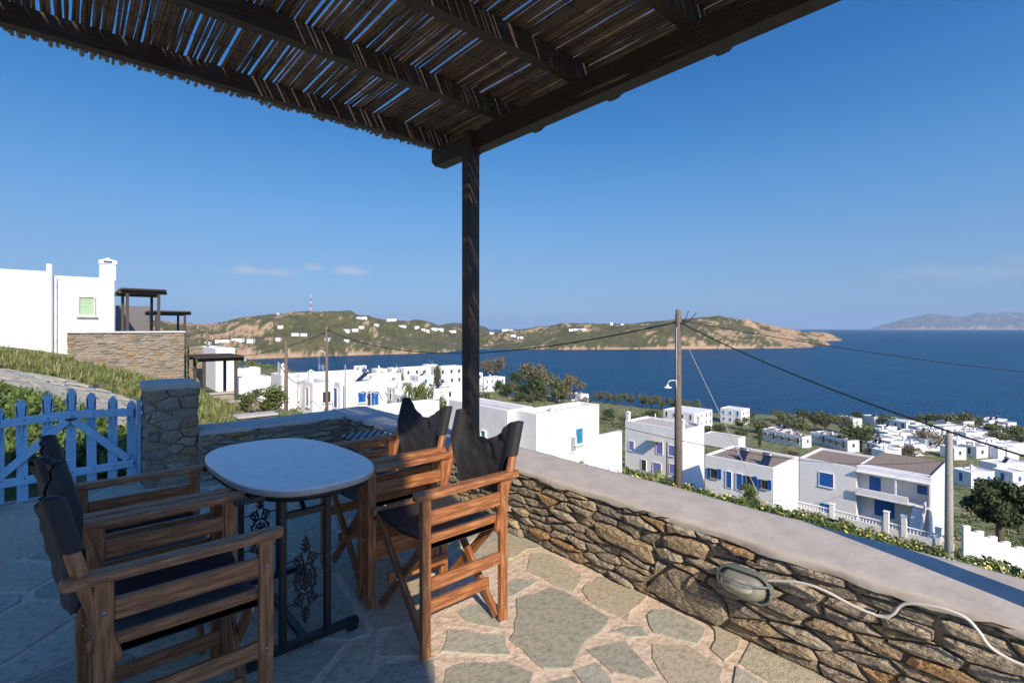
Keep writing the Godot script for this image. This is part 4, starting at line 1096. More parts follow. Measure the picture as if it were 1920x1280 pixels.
# an opening on a face, given by its pixels
func opening(h: Dictionary, face: String, x0: float, y0: float, x1: float, y1: float, m: Material, kind := "window", frame: Material = null, leaves := 2) -> void:
	var a: Vector3; var c: Vector3
	if face == "x": a = on_x(x0, y0, h.x); c = on_x(x1, (y0 + y1) * .5 + (y1 - y0) * .5, h.x)
	else: a = on_z(x0, y0, h.z); c = on_z(x1, y1, h.z)
	var wd := Vector2(a.x - c.x, a.z - c.z).length(); var hg: float = absf((y1 - y0) / FPX * (depth(a) + depth(c)) * .5)
	var mid := Vector3((a.x + c.x) * .5, (a.y + c.y) * .5, (a.z + c.z) * .5)
	put_opening(h.n, mid - h.o, face, wd, hg, m, kind, frame, leaves)
func put_opening(parent: Node, mid: Vector3, face: String, wd: float, hg: float, m: Material, kind := "window", frame: Material = null, leaves := 2) -> void:
	var n := Vector3.LEFT if face == "x" else Vector3.BACK
	var along := Vector3.BACK if face == "x" else Vector3.RIGHT
	var bs := Basis(along, Vector3.UP, along.cross(Vector3.UP))
	var fr: Material = frame if frame else M.white_paint
	var s := begin(); var e := .055
	for q in [[-wd / 2 - e / 2, 0.0, e, hg + 2 * e], [wd / 2 + e / 2, 0.0, e, hg + 2 * e], [0.0, hg / 2 + e / 2, wd, e], [0.0, -hg / 2 - e / 2, wd, e]]:
		add_box(s, Vector3(q[0], q[1], 0), Vector3(q[2], q[3], .12))
	if kind == "window": add_box(s, Vector3(0, -hg / 2 - e - .03, .03), Vector3(wd + .24, .06, .2))
	var o := part(kind, done(s), fr, parent, Transform3D(bs, mid + n * .05))
	for i in leaves:
		var lw := wd / leaves - .012; var ls := begin(); var cx := (i + .5) / leaves * wd - wd / 2
		add_box(ls, Vector3(cx, 0, 0), Vector3(lw, hg, .03))
		for k in int(hg / .16): add_box(ls, Vector3(cx, -hg / 2 + .1 + k * .16, .02), Vector3(lw * .8, .1, .014))
		part("shutter" if kind == "window" else "leaf", done(ls), m, o, Transform3D(Basis(), Vector3(0, 0, -.025)))
	if leaves == 0: part("pane", box_mesh(Vector3(wd, hg, .02)), m, o, Transform3D(Basis(), Vector3(0, 0, -.03)))
func chimney(parent: Node, o: Vector3, w: float, h: float) -> void:
	var s := begin()
	add_box(s, o + Vector3(0, h * .36, 0), Vector3(w, h * .72, w), .02); add_box(s, o + Vector3(0, h * .735, 0), Vector3(w * 1.12, h * .03, w * 1.12))
	for q in [[-1, -1], [1, -1], [1, 1], [-1, 1]]: add_box(s, o + Vector3(q[0] * w * .4, h * .80, q[1] * w * .4), Vector3(w * .28, h * .1, w * .28))
	add_box(s, o + Vector3(0, h * .865, 0), Vector3(w * 1.14, h * .03, w * 1.14))
	for k in 4:
		var a := Vector3([-1, 1, 1, -1][k] * w * .5, h * .88, [-1, -1, 1, 1][k] * w * .5); var b := Vector3([1, 1, -1, -1][k] * w * .5, h * .88, [-1, 1, 1, -1][k] * w * .5)
		var ta := a * Vector3(.2, 1, .2) + Vector3.UP * h * .09; var tb := b * Vector3(.2, 1, .2) + Vector3.UP * h * .09
		quad(s, o + a, o + b, o + tb, o + ta, a + b + Vector3.UP * .1)
	add_box(s, o + Vector3(0, h * .985, 0), Vector3(w * .2, h * .05, w * .2))
	part("chimney", done(s), M.plaster, parent)
func timber_pergola(label: String, o: Vector3, size: Vector3, slats: int, m: Material) -> void:
	# o = foot of the near corner post; size.x, size.z run into +X and -Z
	var g := thing("timber_pergola", label, "pergola", o)
	for x in [0.0, size.x]:
		for z in [0.0, -size.z]:
			var foot: float = ground(o.x + x, o.z + z) - o.y - .1
			bar("post", Vector3(x, minf(foot, 0.0), z), Vector3(x, size.y, z), .11, .11, m, g, .005, Vector3.RIGHT)
	for z in [0.0, -size.z]: bar("beam", Vector3(-.3, size.y + .07, z), Vector3(size.x + .3, size.y + .07, z), .09, .14, m, g, .004)
	for k in slats:
		var x := lerpf(-.2, size.x + .2, float(k) / (slats - 1))
		bar("slat", Vector3(x, size.y + .18, .25), Vector3(x, size.y + .18, -size.z - .25), .07 if slats < 20 else .13, .08, m, g, .004)
func build_left_house() -> void:
	# white house uphill of the path: sunlit gable wall in the plane Z = -30.6
	var Z := -30.6; var c := on_z(215, 524, Z); var l := -9.0; var top := c.y + .05
	var h := thing("hill_house", "white house with green shutter and capped chimney above the stone wall", "house", Vector3(c.x, -2.5, Z))
	var s := begin(); var t := -h.position
	var tl := on_z(0, 517.5, Z).y + .3
	add_box(s, Vector3((c.x + l) / 2, (top - 2.5) / 2, Z - 4.0) + t, Vector3(c.x - l, top + 2.5, 8.0), .05)
	part("wall", done(s), M.plaster, h)
	var w0 := on_z(98, 575, Z)
	box("wall_block", Vector3((w0.x + l) / 2, (tl - 2.5) / 2, Z - 2.0) + t, Vector3(w0.x - l, tl + 2.5, 4.4), M.plaster, h, .05)
	bar("drainpipe", Vector3(w0.x + .1, -1.0, Z + .06) + t, Vector3(w0.x + .1, top - .1, Z + .06) + t, .09, .09, M.plaster_old, h, .02, Vector3.RIGHT)
	bar("vent_pipe", Vector3(w0.x - .12, top - .3, Z - .3) + t, Vector3(w0.x - .12, tl + .38, Z - .3) + t, .2, .2, M.plaster, h, .03, Vector3.RIGHT)
	var ch := on_z(201, 526, Z - .4); var ct := on_z(201, 484, Z - .4)
	chimney(h, Vector3(ch.x, top - .1, Z - .36) + t, .62, ct.y - top + .1)
	var wa := on_z(148, 557, Z); var wb := on_z(175, 590, Z)
	put_opening(h, (wa + wb) * .5 + t, "z", wb.x - wa.x, wa.y - wb.y, M.shutter_green, "window", M.plaster_old, 1)
	# its terrace: a tall schist wall
	rng.seed = 121
	var zw := -26.0; var a := on_z(124, 623, zw); var b := on_z(346, 624, zw)
	var y0 := -1.75; var hh := a.y - y0
	var tw := thing("terrace_wall", "tall sunlit schist retaining wall under the white hill house", "wall", Vector3(a.x, y0, zw))
	box("wall_core", Vector3((b.x - a.x) / 2, hh / 2 - .02, -2.2), Vector3(b.x - a.x - .06, hh - .04, 4.3), M.bedding_mortar, tw)
	lay_stones(tw, Vector3(0, 0, -.07), Basis(Vector3.RIGHT, Vector3.UP, Vector3.BACK), b.x - a.x, hh - .05, .31, .105, [], .008, 1.6)
	box("coping", Vector3((b.x - a.x) / 2, hh, -.2), Vector3(b.x - a.x + .06, .07, .5), M.plaster_old, tw, .015)
	box("coping", Vector3(b.x - a.x - .2, hh, -2.4), Vector3(.46, .07, 3.88), M.plaster_old, tw, .015)
	# wall of the terrace next door, its shade put into the colour, and two pergolas
	var sw := thing("boundary_wall", "wall with shade painted in as grey behind the hill house pergola", "wall", Vector3(on_z(216, 600, -37.5).x, .5, -37.5))
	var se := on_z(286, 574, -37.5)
	box("wall_panel", Vector3((se.x - sw.position.x) / 2, (se.y - .5) / 2, 0), Vector3(se.x - sw.position.x, se.y - .5, .25), M.shade_grey_plaster, sw, .02)
	var p1 := on_z(297, 548, -27.2)
	timber_pergola("dark timber pergola joined to the white hill house", Vector3(on_z(238, 600, -27.2).x, a.y, -27.2), Vector3(p1.x - on_z(238, 600, -27.2).x, p1.y - a.y - .1, 2.6), 24, M.old_pergola_wood)
	var p2 := on_z(346, 587, -34.0)
	timber_pergola("smaller dark timber pergola beyond the hill house terrace", Vector3(on_z(292, 600, -34.0).x, .2, -34.0), Vector3(p2.x - on_z(292, 600, -34.0).x, p2.y - .3, 2.4), 20, M.old_pergola_wood)
	# lower pergola with benches
	var q0 := at(382, 740, 20.2)
	timber_pergola("low weathered pergola below the schist retaining wall", Vector3(q0.x, ground(q0.x, q0.z), q0.z), Vector3(1.15, at(400, 668, 20.5).y - ground(q0.x, q0.z) - .2, 2.0), 20, M.old_pergola_wood)
	var sp := thing("stone_pier", "dark schist pier behind the low weathered pergola", "pier", Vector3(at(366, 650, 23.0).x, -2.6, at(366, 650, 23.0).z))
	box("pier_core", Vector3(0, 1.55, 0), Vector3(.5, 3.1, .5), M.bedding_mortar, sp)
	lay_stones(sp, Vector3(-.27, 0, .24), Basis(Vector3.RIGHT, Vector3.UP, Vector3.BACK), .54, 3.1, .24, .11, [], .006, 1.4)
	lay_stones(sp, Vector3(-.24, 0, -.27), Basis(Vector3.BACK, Vector3.UP, Vector3.LEFT), .54, 3.1, .24, .11, [], .006, 1.4)
	for k in [[404, 752, 433, 741, 20.5, "dark masonry bench under the low weathered pergola"], [440, 772, 480, 758, 18.5, "low schist bench wall beside the yellow green shrub"], [462, 790, 500, 777, 12.5, "loose low schist kerb in the long grass"]]:
		var u := at(k[0], k[1], k[4]); var v := at(k[2], k[3], k[4] + .6); var gy := ground(u.x, u.z) - .3
		var bn := thing("garden_bench", k[5], "bench", Vector3(u.x, gy, u.z))
		var hh2: float = clampf((u.y + .1) - gy, .45, .75)
		box("bench_core", Vector3((v.x - u.x) * .5, hh2 / 2 - .03, -.25), Vector3(absf(v.x - u.x) + .3, hh2 - .06, .42), M.bedding_mortar, bn, .02)
		box("seat_slab", Vector3((v.x - u.x) * .5, hh2, -.25), Vector3(absf(v.x - u.x) + .4, .06, .52), M.cement_cap, bn, .015)
func build_detailed_houses() -> void:
	# H1: nearest white house below the parapet
	var a := house("village_house", "low white house wing with grey shaded side, behind the flat white cube", 952, 769, 30.97, 841, 1000, M.roof_grey)
	var b := house("village_house", "flat white cube house with one blue framed window below the parapet", 1006, 776, 30.0, 967, 1124, M.roof_beige)
	opening(b, "z", 1078, 803, 1091, 831, M.shutter_sky, "window", M.plaster, 2)
	put_opening(b.n, Vector3(3.2, b.h - 2.3, 0), "z", .5, .9, M.grey_paint, "hatch", M.plaster, 1)
	opening(a, "x", 903, 808, 911, 818, M.shutter_sky, "window", M.plaster, 1)
	for k in [[1.2, -2.4], [2.5, -1.2]]: box("roof_vent", Vector3(k[0], b.h - .1, k[1]), Vector3(.22, .3, .22), M.plaster_old, b.n, .02)
	bar("drainpipe", Vector3(1.1, .3, .05), Vector3(1.1, b.h - .1, .05), .07, .07, M.plaster, b.n, .015, Vector3.RIGHT)
	var ga := on_z(1124.5, 817, b.z); var gb := on_z(1168, 817, b.z)
	var gw := thing("garden_wall", "plain white garden wall stepping down from the flat white cube", "wall", Vector3(ga.x, b.base, b.z - .05))
	box("wall_panel", Vector3((gb.x - ga.x) / 2, (ga.y - b.base) / 2 - 1.0, -.15), Vector3(gb.x - ga.x, ga.y - b.base + 2.0, .3), M.plaster, gw, .03)
	# H2: lilac shutters
	var c := house("village_house", "white two storey house with lilac shutters behind the wooden pole", 1281, 806, 75, 1172, 1321, M.roof_beige)
	for q in [[1180, 827, 1189, 844], [1254, 835, 1265, 854]]: opening(c, "x", q[0], q[1], q[2], q[3], M.shutter_lilac)
	opening(c, "x", 1231, 827, 1243, 851, M.shutter_lilac, "door")
	opening(c, "x", 1203, 862, 1212, 882, M.frame_dark, "door", null, 1)
	for q in [[1256, 870, 1268, 888], [1225, 868, 1240, 890]]: opening(c, "x", q[0], q[1], q[2], q[3], M.shutter_lilac, "door")
	var aw := on_x(1229, 824, c.x - .9)
	box("awning", aw - c.o, Vector3(1.3, .1, 2.4), M.roof_beige, c.n, .03, Basis(Vector3.BACK, .25))
	for z in [0.3, c.lz - .4]: chimney(c.n, Vector3(.35, c.h - .1, -z), .55, 1.7)
	chimney(c.n, Vector3(c.lx - .6, c.h - .1, -.6), .5, 1.5)
	# H3: blue doors
	var d := house("village_house", "long low white house with bright blue doors and brown flat roof", 1451, 877, 60, 1322, 1498, M.roof_brown)
	for q in [[1362, 884, 1372, 914], [1381, 888, 1392, 918]]: opening(d, "x", q[0], q[1], q[2], q[3], M.shutter_blue, "door")
	for q in [[1333, 879, 1346, 896], [1400, 893, 1413, 910], [1428, 900, 1440, 916]]:
		opening(d, "x", q[0], q[1], q[2], q[3], M.window_pane, "window", M.grey_paint, 0)
		opening(d, "x", q[0] - 6, q[1] - 1, q[0] - 1, q[3] - 1, M.shutter_blue, "shutter", M.shutter_blue, 1); opening(d, "x", q[2] + 1, q[1] + 1, q[2] + 6, q[3] + 1, M.shutter_blue, "shutter", M.shutter_blue, 1)
	solar(d.n, Vector3(1.8, d.h - .25, -1.6)); solar(d.n, Vector3(2.2, d.h - .25, -4.6))
	# H4: big house with loggia, outside stair, balustrade
	var X0 := on_x(1632, 900, 79.0).x; var e := house("village_house", "two storey white house with blue shutters and brown gravel roof", 1606, 876, 79.0 / ray(1606, 876).x, 1499, 1640, M.roof_brown)
	opening(e, "x", 1537, 887, 1563, 912, M.shutter_blue); opening(e, "x", 1541, 945, 1555, 964, M.shutter_blue, "window", M.shutter_blue)
	# loggia wing of the same house
	var g: Node3D = e.n; var z0: float = e.z; var zr := on_x(1748, 900, X0).z; var top: float = e.top; var lw := zr - z0; var rx := 1.7
	var xr: float = e.lx
	xr = clampf(on_z(1800, 900, zr).x - X0, 8.0, 13.0)
	box("wing_wall", Vector3((xr + rx) / 2, e.h / 2 - .15, lw / 2), Vector3(xr - rx, e.h - .3, lw - .01), M.plaster, g, .03)
	box("wing_roof", Vector3((xr + rx) / 2, e.h - .1, lw / 2), Vector3(xr - rx - .5, .2, lw - .4), M.roof_brown, g)
	box("parapet", Vector3((xr) / 2, e.h + .05, lw - .13), Vector3(xr, .6, .24), M.plaster, g, .03); box("parapet", Vector3(rx + .1, e.h - .03, lw / 2 - .1), Vector3(.22, .5, lw - .3), M.plaster, g, .03)
	box("loggia_roof", Vector3(rx / 2 - .25, e.h - .42, lw / 2), Vector3(rx + .5, .2, lw - .02), M.plaster, g, .03)
	box("fascia", Vector3(.1, e.h - .02, lw / 2), Vector3(.24, .62, lw - .06), M.plaster, g, .03)
	box("loggia_floor", Vector3(rx / 2 - .3, e.h - 3.4, lw / 2), Vector3(rx + .6, .2, lw - .02), M.plaster, g, .03)
	box("balcony_wall", Vector3(-.5, e.h - 2.95, lw * .36), Vector3(.14, .9, lw * .72), M.plaster, g, .03)
	box("loggia_side", Vector3(rx / 2 - .2, e.h / 2 - .3, lw - .13), Vector3(rx + .4, e.h - .6, .22), M.plaster, g, .03)
	box("column", Vector3(-.3, e.h - 1.9, lw * .55), Vector3(.2, 2.8, .2), M.plaster, g, .02)
	put_opening(g, Vector3(rx, e.h - 2.25, lw * .22), "x", 1.3, 2.1, M.shutter_blue, "door"); put_opening(g, Vector3(rx, e.h - 1.75, lw * .85), "x", 1.0, 1.1, M.shutter_blue)
	put_opening(g, Vector3(rx, e.h - 5.2, lw * .35), "x", 2.2, 2.1, M.shutter_blue, "door")
	for k in 11: box("stair_step", Vector3(-1.2 - k * .3, e.h - 3.5 - k * .26 - .6, lw * .86), Vector3(.34, 1.2, 1.1), M.plaster_old, g, .01)
	var st := begin()
	for k in 11: add_box(st, Vector3(-1.2 - k * .3, e.h - 3.0 - k * .26, lw * .86 + .66), Vector3(.31, 1.1, .16))
	part("stair_wall", done(st), M.plaster, g)
	# balustrade along the lane in front of it
	var f := thing("balustrade", "white lane balustrade with square piers in front of the blue-shuttered house", "fence", Vector3(X0 - 8.0, e.base, zr))
	var za := on_x(1478, 930, X0 - 8.0).z - zr; var zb := on_x(1790, 1000, X0 - 8.0).z - zr
	var gy: float = on_x(1561, 968, X0 - 8.0).y - e.base
	box("plinth", Vector3(0, gy / 2 - 1.0, (za + zb) / 2), Vector3(.3, gy + 2.6, zb - za), M.plaster_old, f, .02)
	var bal := tube_mesh([Vector3(0, 0, 0), Vector3(0, .06, 0), Vector3(0, .18, 0), Vector3(0, .3, 0), Vector3(0, .42, 0), Vector3(0, .5, 0)], [.07, .05, .09, .045, .05, .07], 8)
	var z := za
	while z < zb:
		part("baluster", bal, M.white_paint, f, Transform3D(Basis(), Vector3(0, gy + .3, z))); z += .32
	bar("handrail", Vector3(0, gy + .86, za), Vector3(0, gy + .86, zb), .26, .12, M.plaster, f, .02)
	for q in [1476, 1561, 1663, 1696, 1760]:
		var zz := on_x(q, 960, X0 - 8.0).z - zr; var tall := 1.0 if q in [1663, 1696] else .45
		box("pier", Vector3(0, gy + .4 + tall / 2, zz), Vector3(.5, 1.4 + tall, .5), M.plaster, f, .03); box("pier_cap", Vector3(0, gy + 1.12 + tall, zz), Vector3(.62, .1, .62), M.plaster, f, .02)
	# stepped garden wall beyond
	var sw := thing("stepped_wall", "white crenellated garden wall below the pine", "wall", at(1810, 1020, 48))
	for k in 9:
		var q := at(1812 + k * 12.5, 985 + k * 5.0 + (k % 2) * 7, 48) - sw.position
		box("wall_step", q - Vector3(0, 1.5, 0), Vector3(.7, 3.0, .3), M.plaster, sw, .02, Basis(Vector3.UP, -YAW))
func solar(parent: Node, o: Vector3) -> void:
	box("solar_panel", o + Vector3(0, .55, 0), Vector3(1.6, .06, 1.0), M.solar_panel, parent, .01, Basis(Vector3.BACK, .7))
	part("water_tank", tube_mesh([o + Vector3(.5, 1.15, -.55), o + Vector3(.5, 1.15, .55)], .25, 10), M.steel, parent)
	bar("panel_stand", o + Vector3(.5, -.1, 0), o + Vector3(.5, 1.0, 0), .06, .06, M.grey_paint, parent, .004, Vector3.RIGHT)
func build_town() -> void:
	rng.seed = 131
	# [pc, ytop, t, pl, pr, roof, storeys of windows, label, shutter]
	var L := [
		[586,718,51,549,626,0,1,"white annex with tall slit window beside the lane poles",3], [637,718,49,625,726,1,1,"broad white house with bare pergola brackets and a blue door",0], [560,702,62,546,692,1,0,"long white house whose roof carries two air conditioners",1],
		[528,703,53,508,549,1,0,"narrow white block between two lane poles",3], [440,709,49,430,508,0,0,"low cream house wall behind the low weathered pergola",3], [418,692,64,411,488,1,0,"white flat house with small blue awning",0], [404,653,46,372,424,1,0,"tall white tower block rising over the low pergola",3],
		[697,703,120,690,752,0,1,"",3], [757,690,165,750,820,1,1,"",3], [784,705,135,778,813,0,1,"",0], [822,688,150,815,869,2,2,"beige stone faced house with arched loggia in the village",4], [834,712,125,828,869,2,1,"",4], [908,709,135,893,947,0,2,"white stepped house with blue door left of the grove",0],
		[802,730,98,795,856,0,1,"",3], [784,742,84,778,842,1,0,"",3], [741,728,88,735,766,0,1,"",3], [700,765,43,690,824,0,0,"flat beige roof with schist garden wall just beyond the parapet",3], [803,684,190,798,818,1,1,"",3], [775,697,175,770,800,0,1,"",3], [845,700,170,840,872,0,1,"",3],
		[720,716,105,712,748,0,1,"",0], [860,724,112,850,880,1,1,"",3], [762,718,118,752,790,0,1,"",3], [812,752,72,806,846,0,1,"",3], [706,692,185,700,725,1,1,"",3], [735,690,190,728,752,0,1,"",3], [880,700,190,872,905,1,1,"",3], [757,742,90,750,780,1,1,"",0], [885,738,100,870,906,0,1,"",3], [820,722,128,812,838,1,1,"",3], [872,716,140,866,900,0,1,"",0],
		[1302,775,160,1244,1336,1,2,"white three part house with small dark windows near the beach",4], [1390,769,178,1351,1406,1,2,"white villa with pale blue shutters at the edge of the beach",0], [1090,740,215,1064,1104,1,1,"lone white cottage with blue windows by the water",0], [1046,737,195,1036,1052,1,0,"",3],
		[1505,819,106,1430,1521,0,1,"hotel row with roof loungers and shaded verandas",4], [1590,826,101,1526,1599,2,1,"hotel row with brown roof and verandas behind broad dark tree",4], [1640,832,108,1624,1662,0,1,"",4], [1700,792,195,1650,1728,1,1,"long white hotel wing close to the water",4], [1832,838,97,1803,1852,0,1,"small white cube in front of the tall white cube",3], [1868,833,93,1852,1912,1,1,"tall bare white cube beside the reed thicket",3],
		[1870,870,82,1854,1930,1,0,"",3], [1822,886,76,1812,1866,1,1,"",0], [1795,826,125,1782,1828,1,0,"",3], [1600,785,215,1573,1616,0,0,"",3], [1640,782,205,1617,1657,2,0,"tan boxy building with blue tank among the shore trees",4], [1770,800,172,1750,1812,0,1,"",3], [1830,806,165,1812,1862,0,1,"",3], [1880,812,155,1858,1905,2,0,"",3], [1740,806,150,1718,1765,1,1,"",3], [1690,812,140,1668,1716,0,1,"",3], [1735,824,125,1715,1770,1,1,"",3],
		[1385,822,88,1321,1398,0,0,"flat roofed white house with antennas behind the blue doors",4], [1202,795,112,1184,1208,0,0,"",3], [1660,846,98,1640,1690,1,0,"",3], [1900,886,72,1882,1925,1,1,"",0], [1545,815,130,1520,1570,1,0,"",3], [1465,806,125,1440,1498,0,0,"",3],
	]
	for i in 44:
		var px := rng.randf_range(1640, 1905); var top := rng.randf_range(786, 842); var w := rng.randf_range(16, 44)
		L.append([px, top, 150, px - w * .6, px + w * .6, i % 2, 1 if i % 3 else 0, "", 3])
	var roofs := [M.roof_beige, M.plaster_old, M.roof_brown]; var sh := [M.shutter_blue, M.shutter_sky, M.shutter_lilac, M.window_pane, M.frame_dark]
	for i in L.size():
		var a: Array = L[i]; var lab: String = a[7]
		var grp := ""
		if lab == "":
			grp = "plain white village cubes left of the grove" if a[0] < 1000 else "plain white cubes among the hotel roofs"
			grp = grp.replace("left of", "short of")
			var look: String = (["beige", "whitewashed", "brown"][a[5]] + " flat roof and ") + ("windowless walls" if a[6] == 0 else ["blue shutters", "", "", "dark panes", "brown panes"][a[8]])
			lab = ("white cubic house with %s in the old village huddle" if a[0] < 1000 else "white cubic building with %s by the hotel") % look
		elif i < 31 and a[0] > 690 and a[0] < 1000: grp = ""
		var td: float = a[2]
		if td > 68.0:   # stand it on the slope: the distance at which a house of this height meets the ground
			var want := 3.6 + 2.7 * maxi(0, a[6] - 1); var tt := 62.0
			while tt < 320.0:
				var e := at(a[0], a[1], tt)
				if e.y - ground(e.x, e.z) < want: break
				tt *= 1.01
			if tt < 300.0: td = tt
		var h := house("village_house", lab, a[0], a[1], td, a[3], a[4], roofs[a[5]], grp, M.plaster if a[5] != 2 or a[0] > 1000 else M.plaster_old, .26, 4.2 if a[2] > 70 else 1.6, .55 if a[0] > 1550 else .3 if a[0] > 1400 else 0.0)
		var k: int = a[6]; var m: Material = sh[a[8]]
		for st in k:
			var y: float = h.h - 1.55 - 2.7 * st
			var nx := clampi(int(h.lz / 2.6), 1, 6); var nzz := clampi(int(h.lx / 3.0), 1, 4)
			for q in nx: put_opening(h.n, Vector3(0, y, -h.lz * (q + .5) / nx + rng.randf_range(-.2, .2)), "x", .85, 1.15 if q % 3 else 1.9, m, "window", null, 0 if a[8] > 2 else 2)
			for q in nzz: put_opening(h.n, Vector3(h.lx * (q + .5) / nzz + rng.randf_range(-.3, .3), y, 0), "z", .8, 1.1, m, "window", null, 0 if a[8] > 2 else 2)
		if i % 3 == 0 and a[2] < 200 and a[2] > 48: chimney(h.n, Vector3(h.lx * .5, h.h - .3, -h.lz * .6), .5, 1.4)
		if i % 4 == 1: solar(h.n, Vector3(h.lx * .5, h.h - .2, -h.lz * .4))
		if i % 5 == 2: bar("aerial", Vector3(h.lx * .3, h.h - .3, -h.lz * .3), Vector3(h.lx * .3, h.h + 2.2, -h.lz * .3), .05, .05, M.grey_paint, h.n, .004, Vector3.RIGHT)
		if a[7].contains("air conditioners"):
			for q in 2:
				var p: Vector3 = on_z(674 + q * 11, 713, h.z + .25) - h.o
				var ac := box("air_conditioner", Vector3(p.x, h.h + .35, -.5 + q * .01), Vector3(.85, .65, .35), M.white_paint, h.n, .03)
				part("fan_grille", tube_mesh([Vector3(0, 0, .175), Vector3(0, 0, .19)], .24, 14), M.grey_paint, ac)
		if a[7].contains("brackets"):
			for q in 5:
				var p: Vector3 = on_z(670 + q * 13, 735, h.z) - h.o
				bar("bracket", p, p + Vector3(0, .05, 1.3), .07, .09, M.white_paint, h.n, .005)
			put_opening(h.n, on_z(702, 752, h.z) - h.o, "z", .8, 2.0, M.shutter_blue, "door", null, 1); put_opening(h.n, on_z(695, 752, h.z) - h.o, "z", .7, 2.0, M.window_pane, "door", M.grey_paint, 0)
		if a[7].contains("slit"):
			put_opening(h.n, on_x(556, 745, h.x) - h.o, "x", .5, 1.3, M.window_pane, "window", null, 0)
		if a[7].contains("hotel row"):
			for q in 6:
				var z: float = -h.lz * (q + .5) / 6
				bar("veranda_roof", Vector3(-.7, h.h - 1.3, z - .7), Vector3(-.7, h.h - 1.3, z + .7), 1.4, .1, M.old_pergola_wood, h.n, .005)
			for q in 10: box("lounger", Vector3(rng.randf_range(1.0, h.lx - 1), h.h + .15, -h.lz * (q + .5) / 10), Vector3(1.6, .3, .6), M.white_paint if q % 2 else M.brown_door, h.n, .02, Basis(Vector3.UP, rng.randf()))
	# parked cars near the grove
	for q in [[938,698,M.white_paint],[952,703,M.white_paint],[935,706,M.grey_paint],[960,742,M.shutter_blue],[1075,752,M.white_paint]]:
		var p := hit(q[0], q[1], 100); var c := thing("parked_car", "small parked car by the grove on the point", "car", p, rng.randf() * .6, "cars by the grove")
		var s := begin(); add_box(s, Vector3(0, .62, 0), Vector3(4.1, .75, 1.7), .18); part("body", done(s), q[2], c)
		box("cabin", Vector3(-.2, 1.2, 0), Vector3(2.1, .6, 1.5), M.window_pane, c, .22)
		for x in [-1.3, 1.3]:
			for zz in [-.8, .8]: part("wheel", tube_mesh([Vector3(x, .32, zz - .1), Vector3(x, .32, zz + .1)], .32, 12), M.cable_black, c)
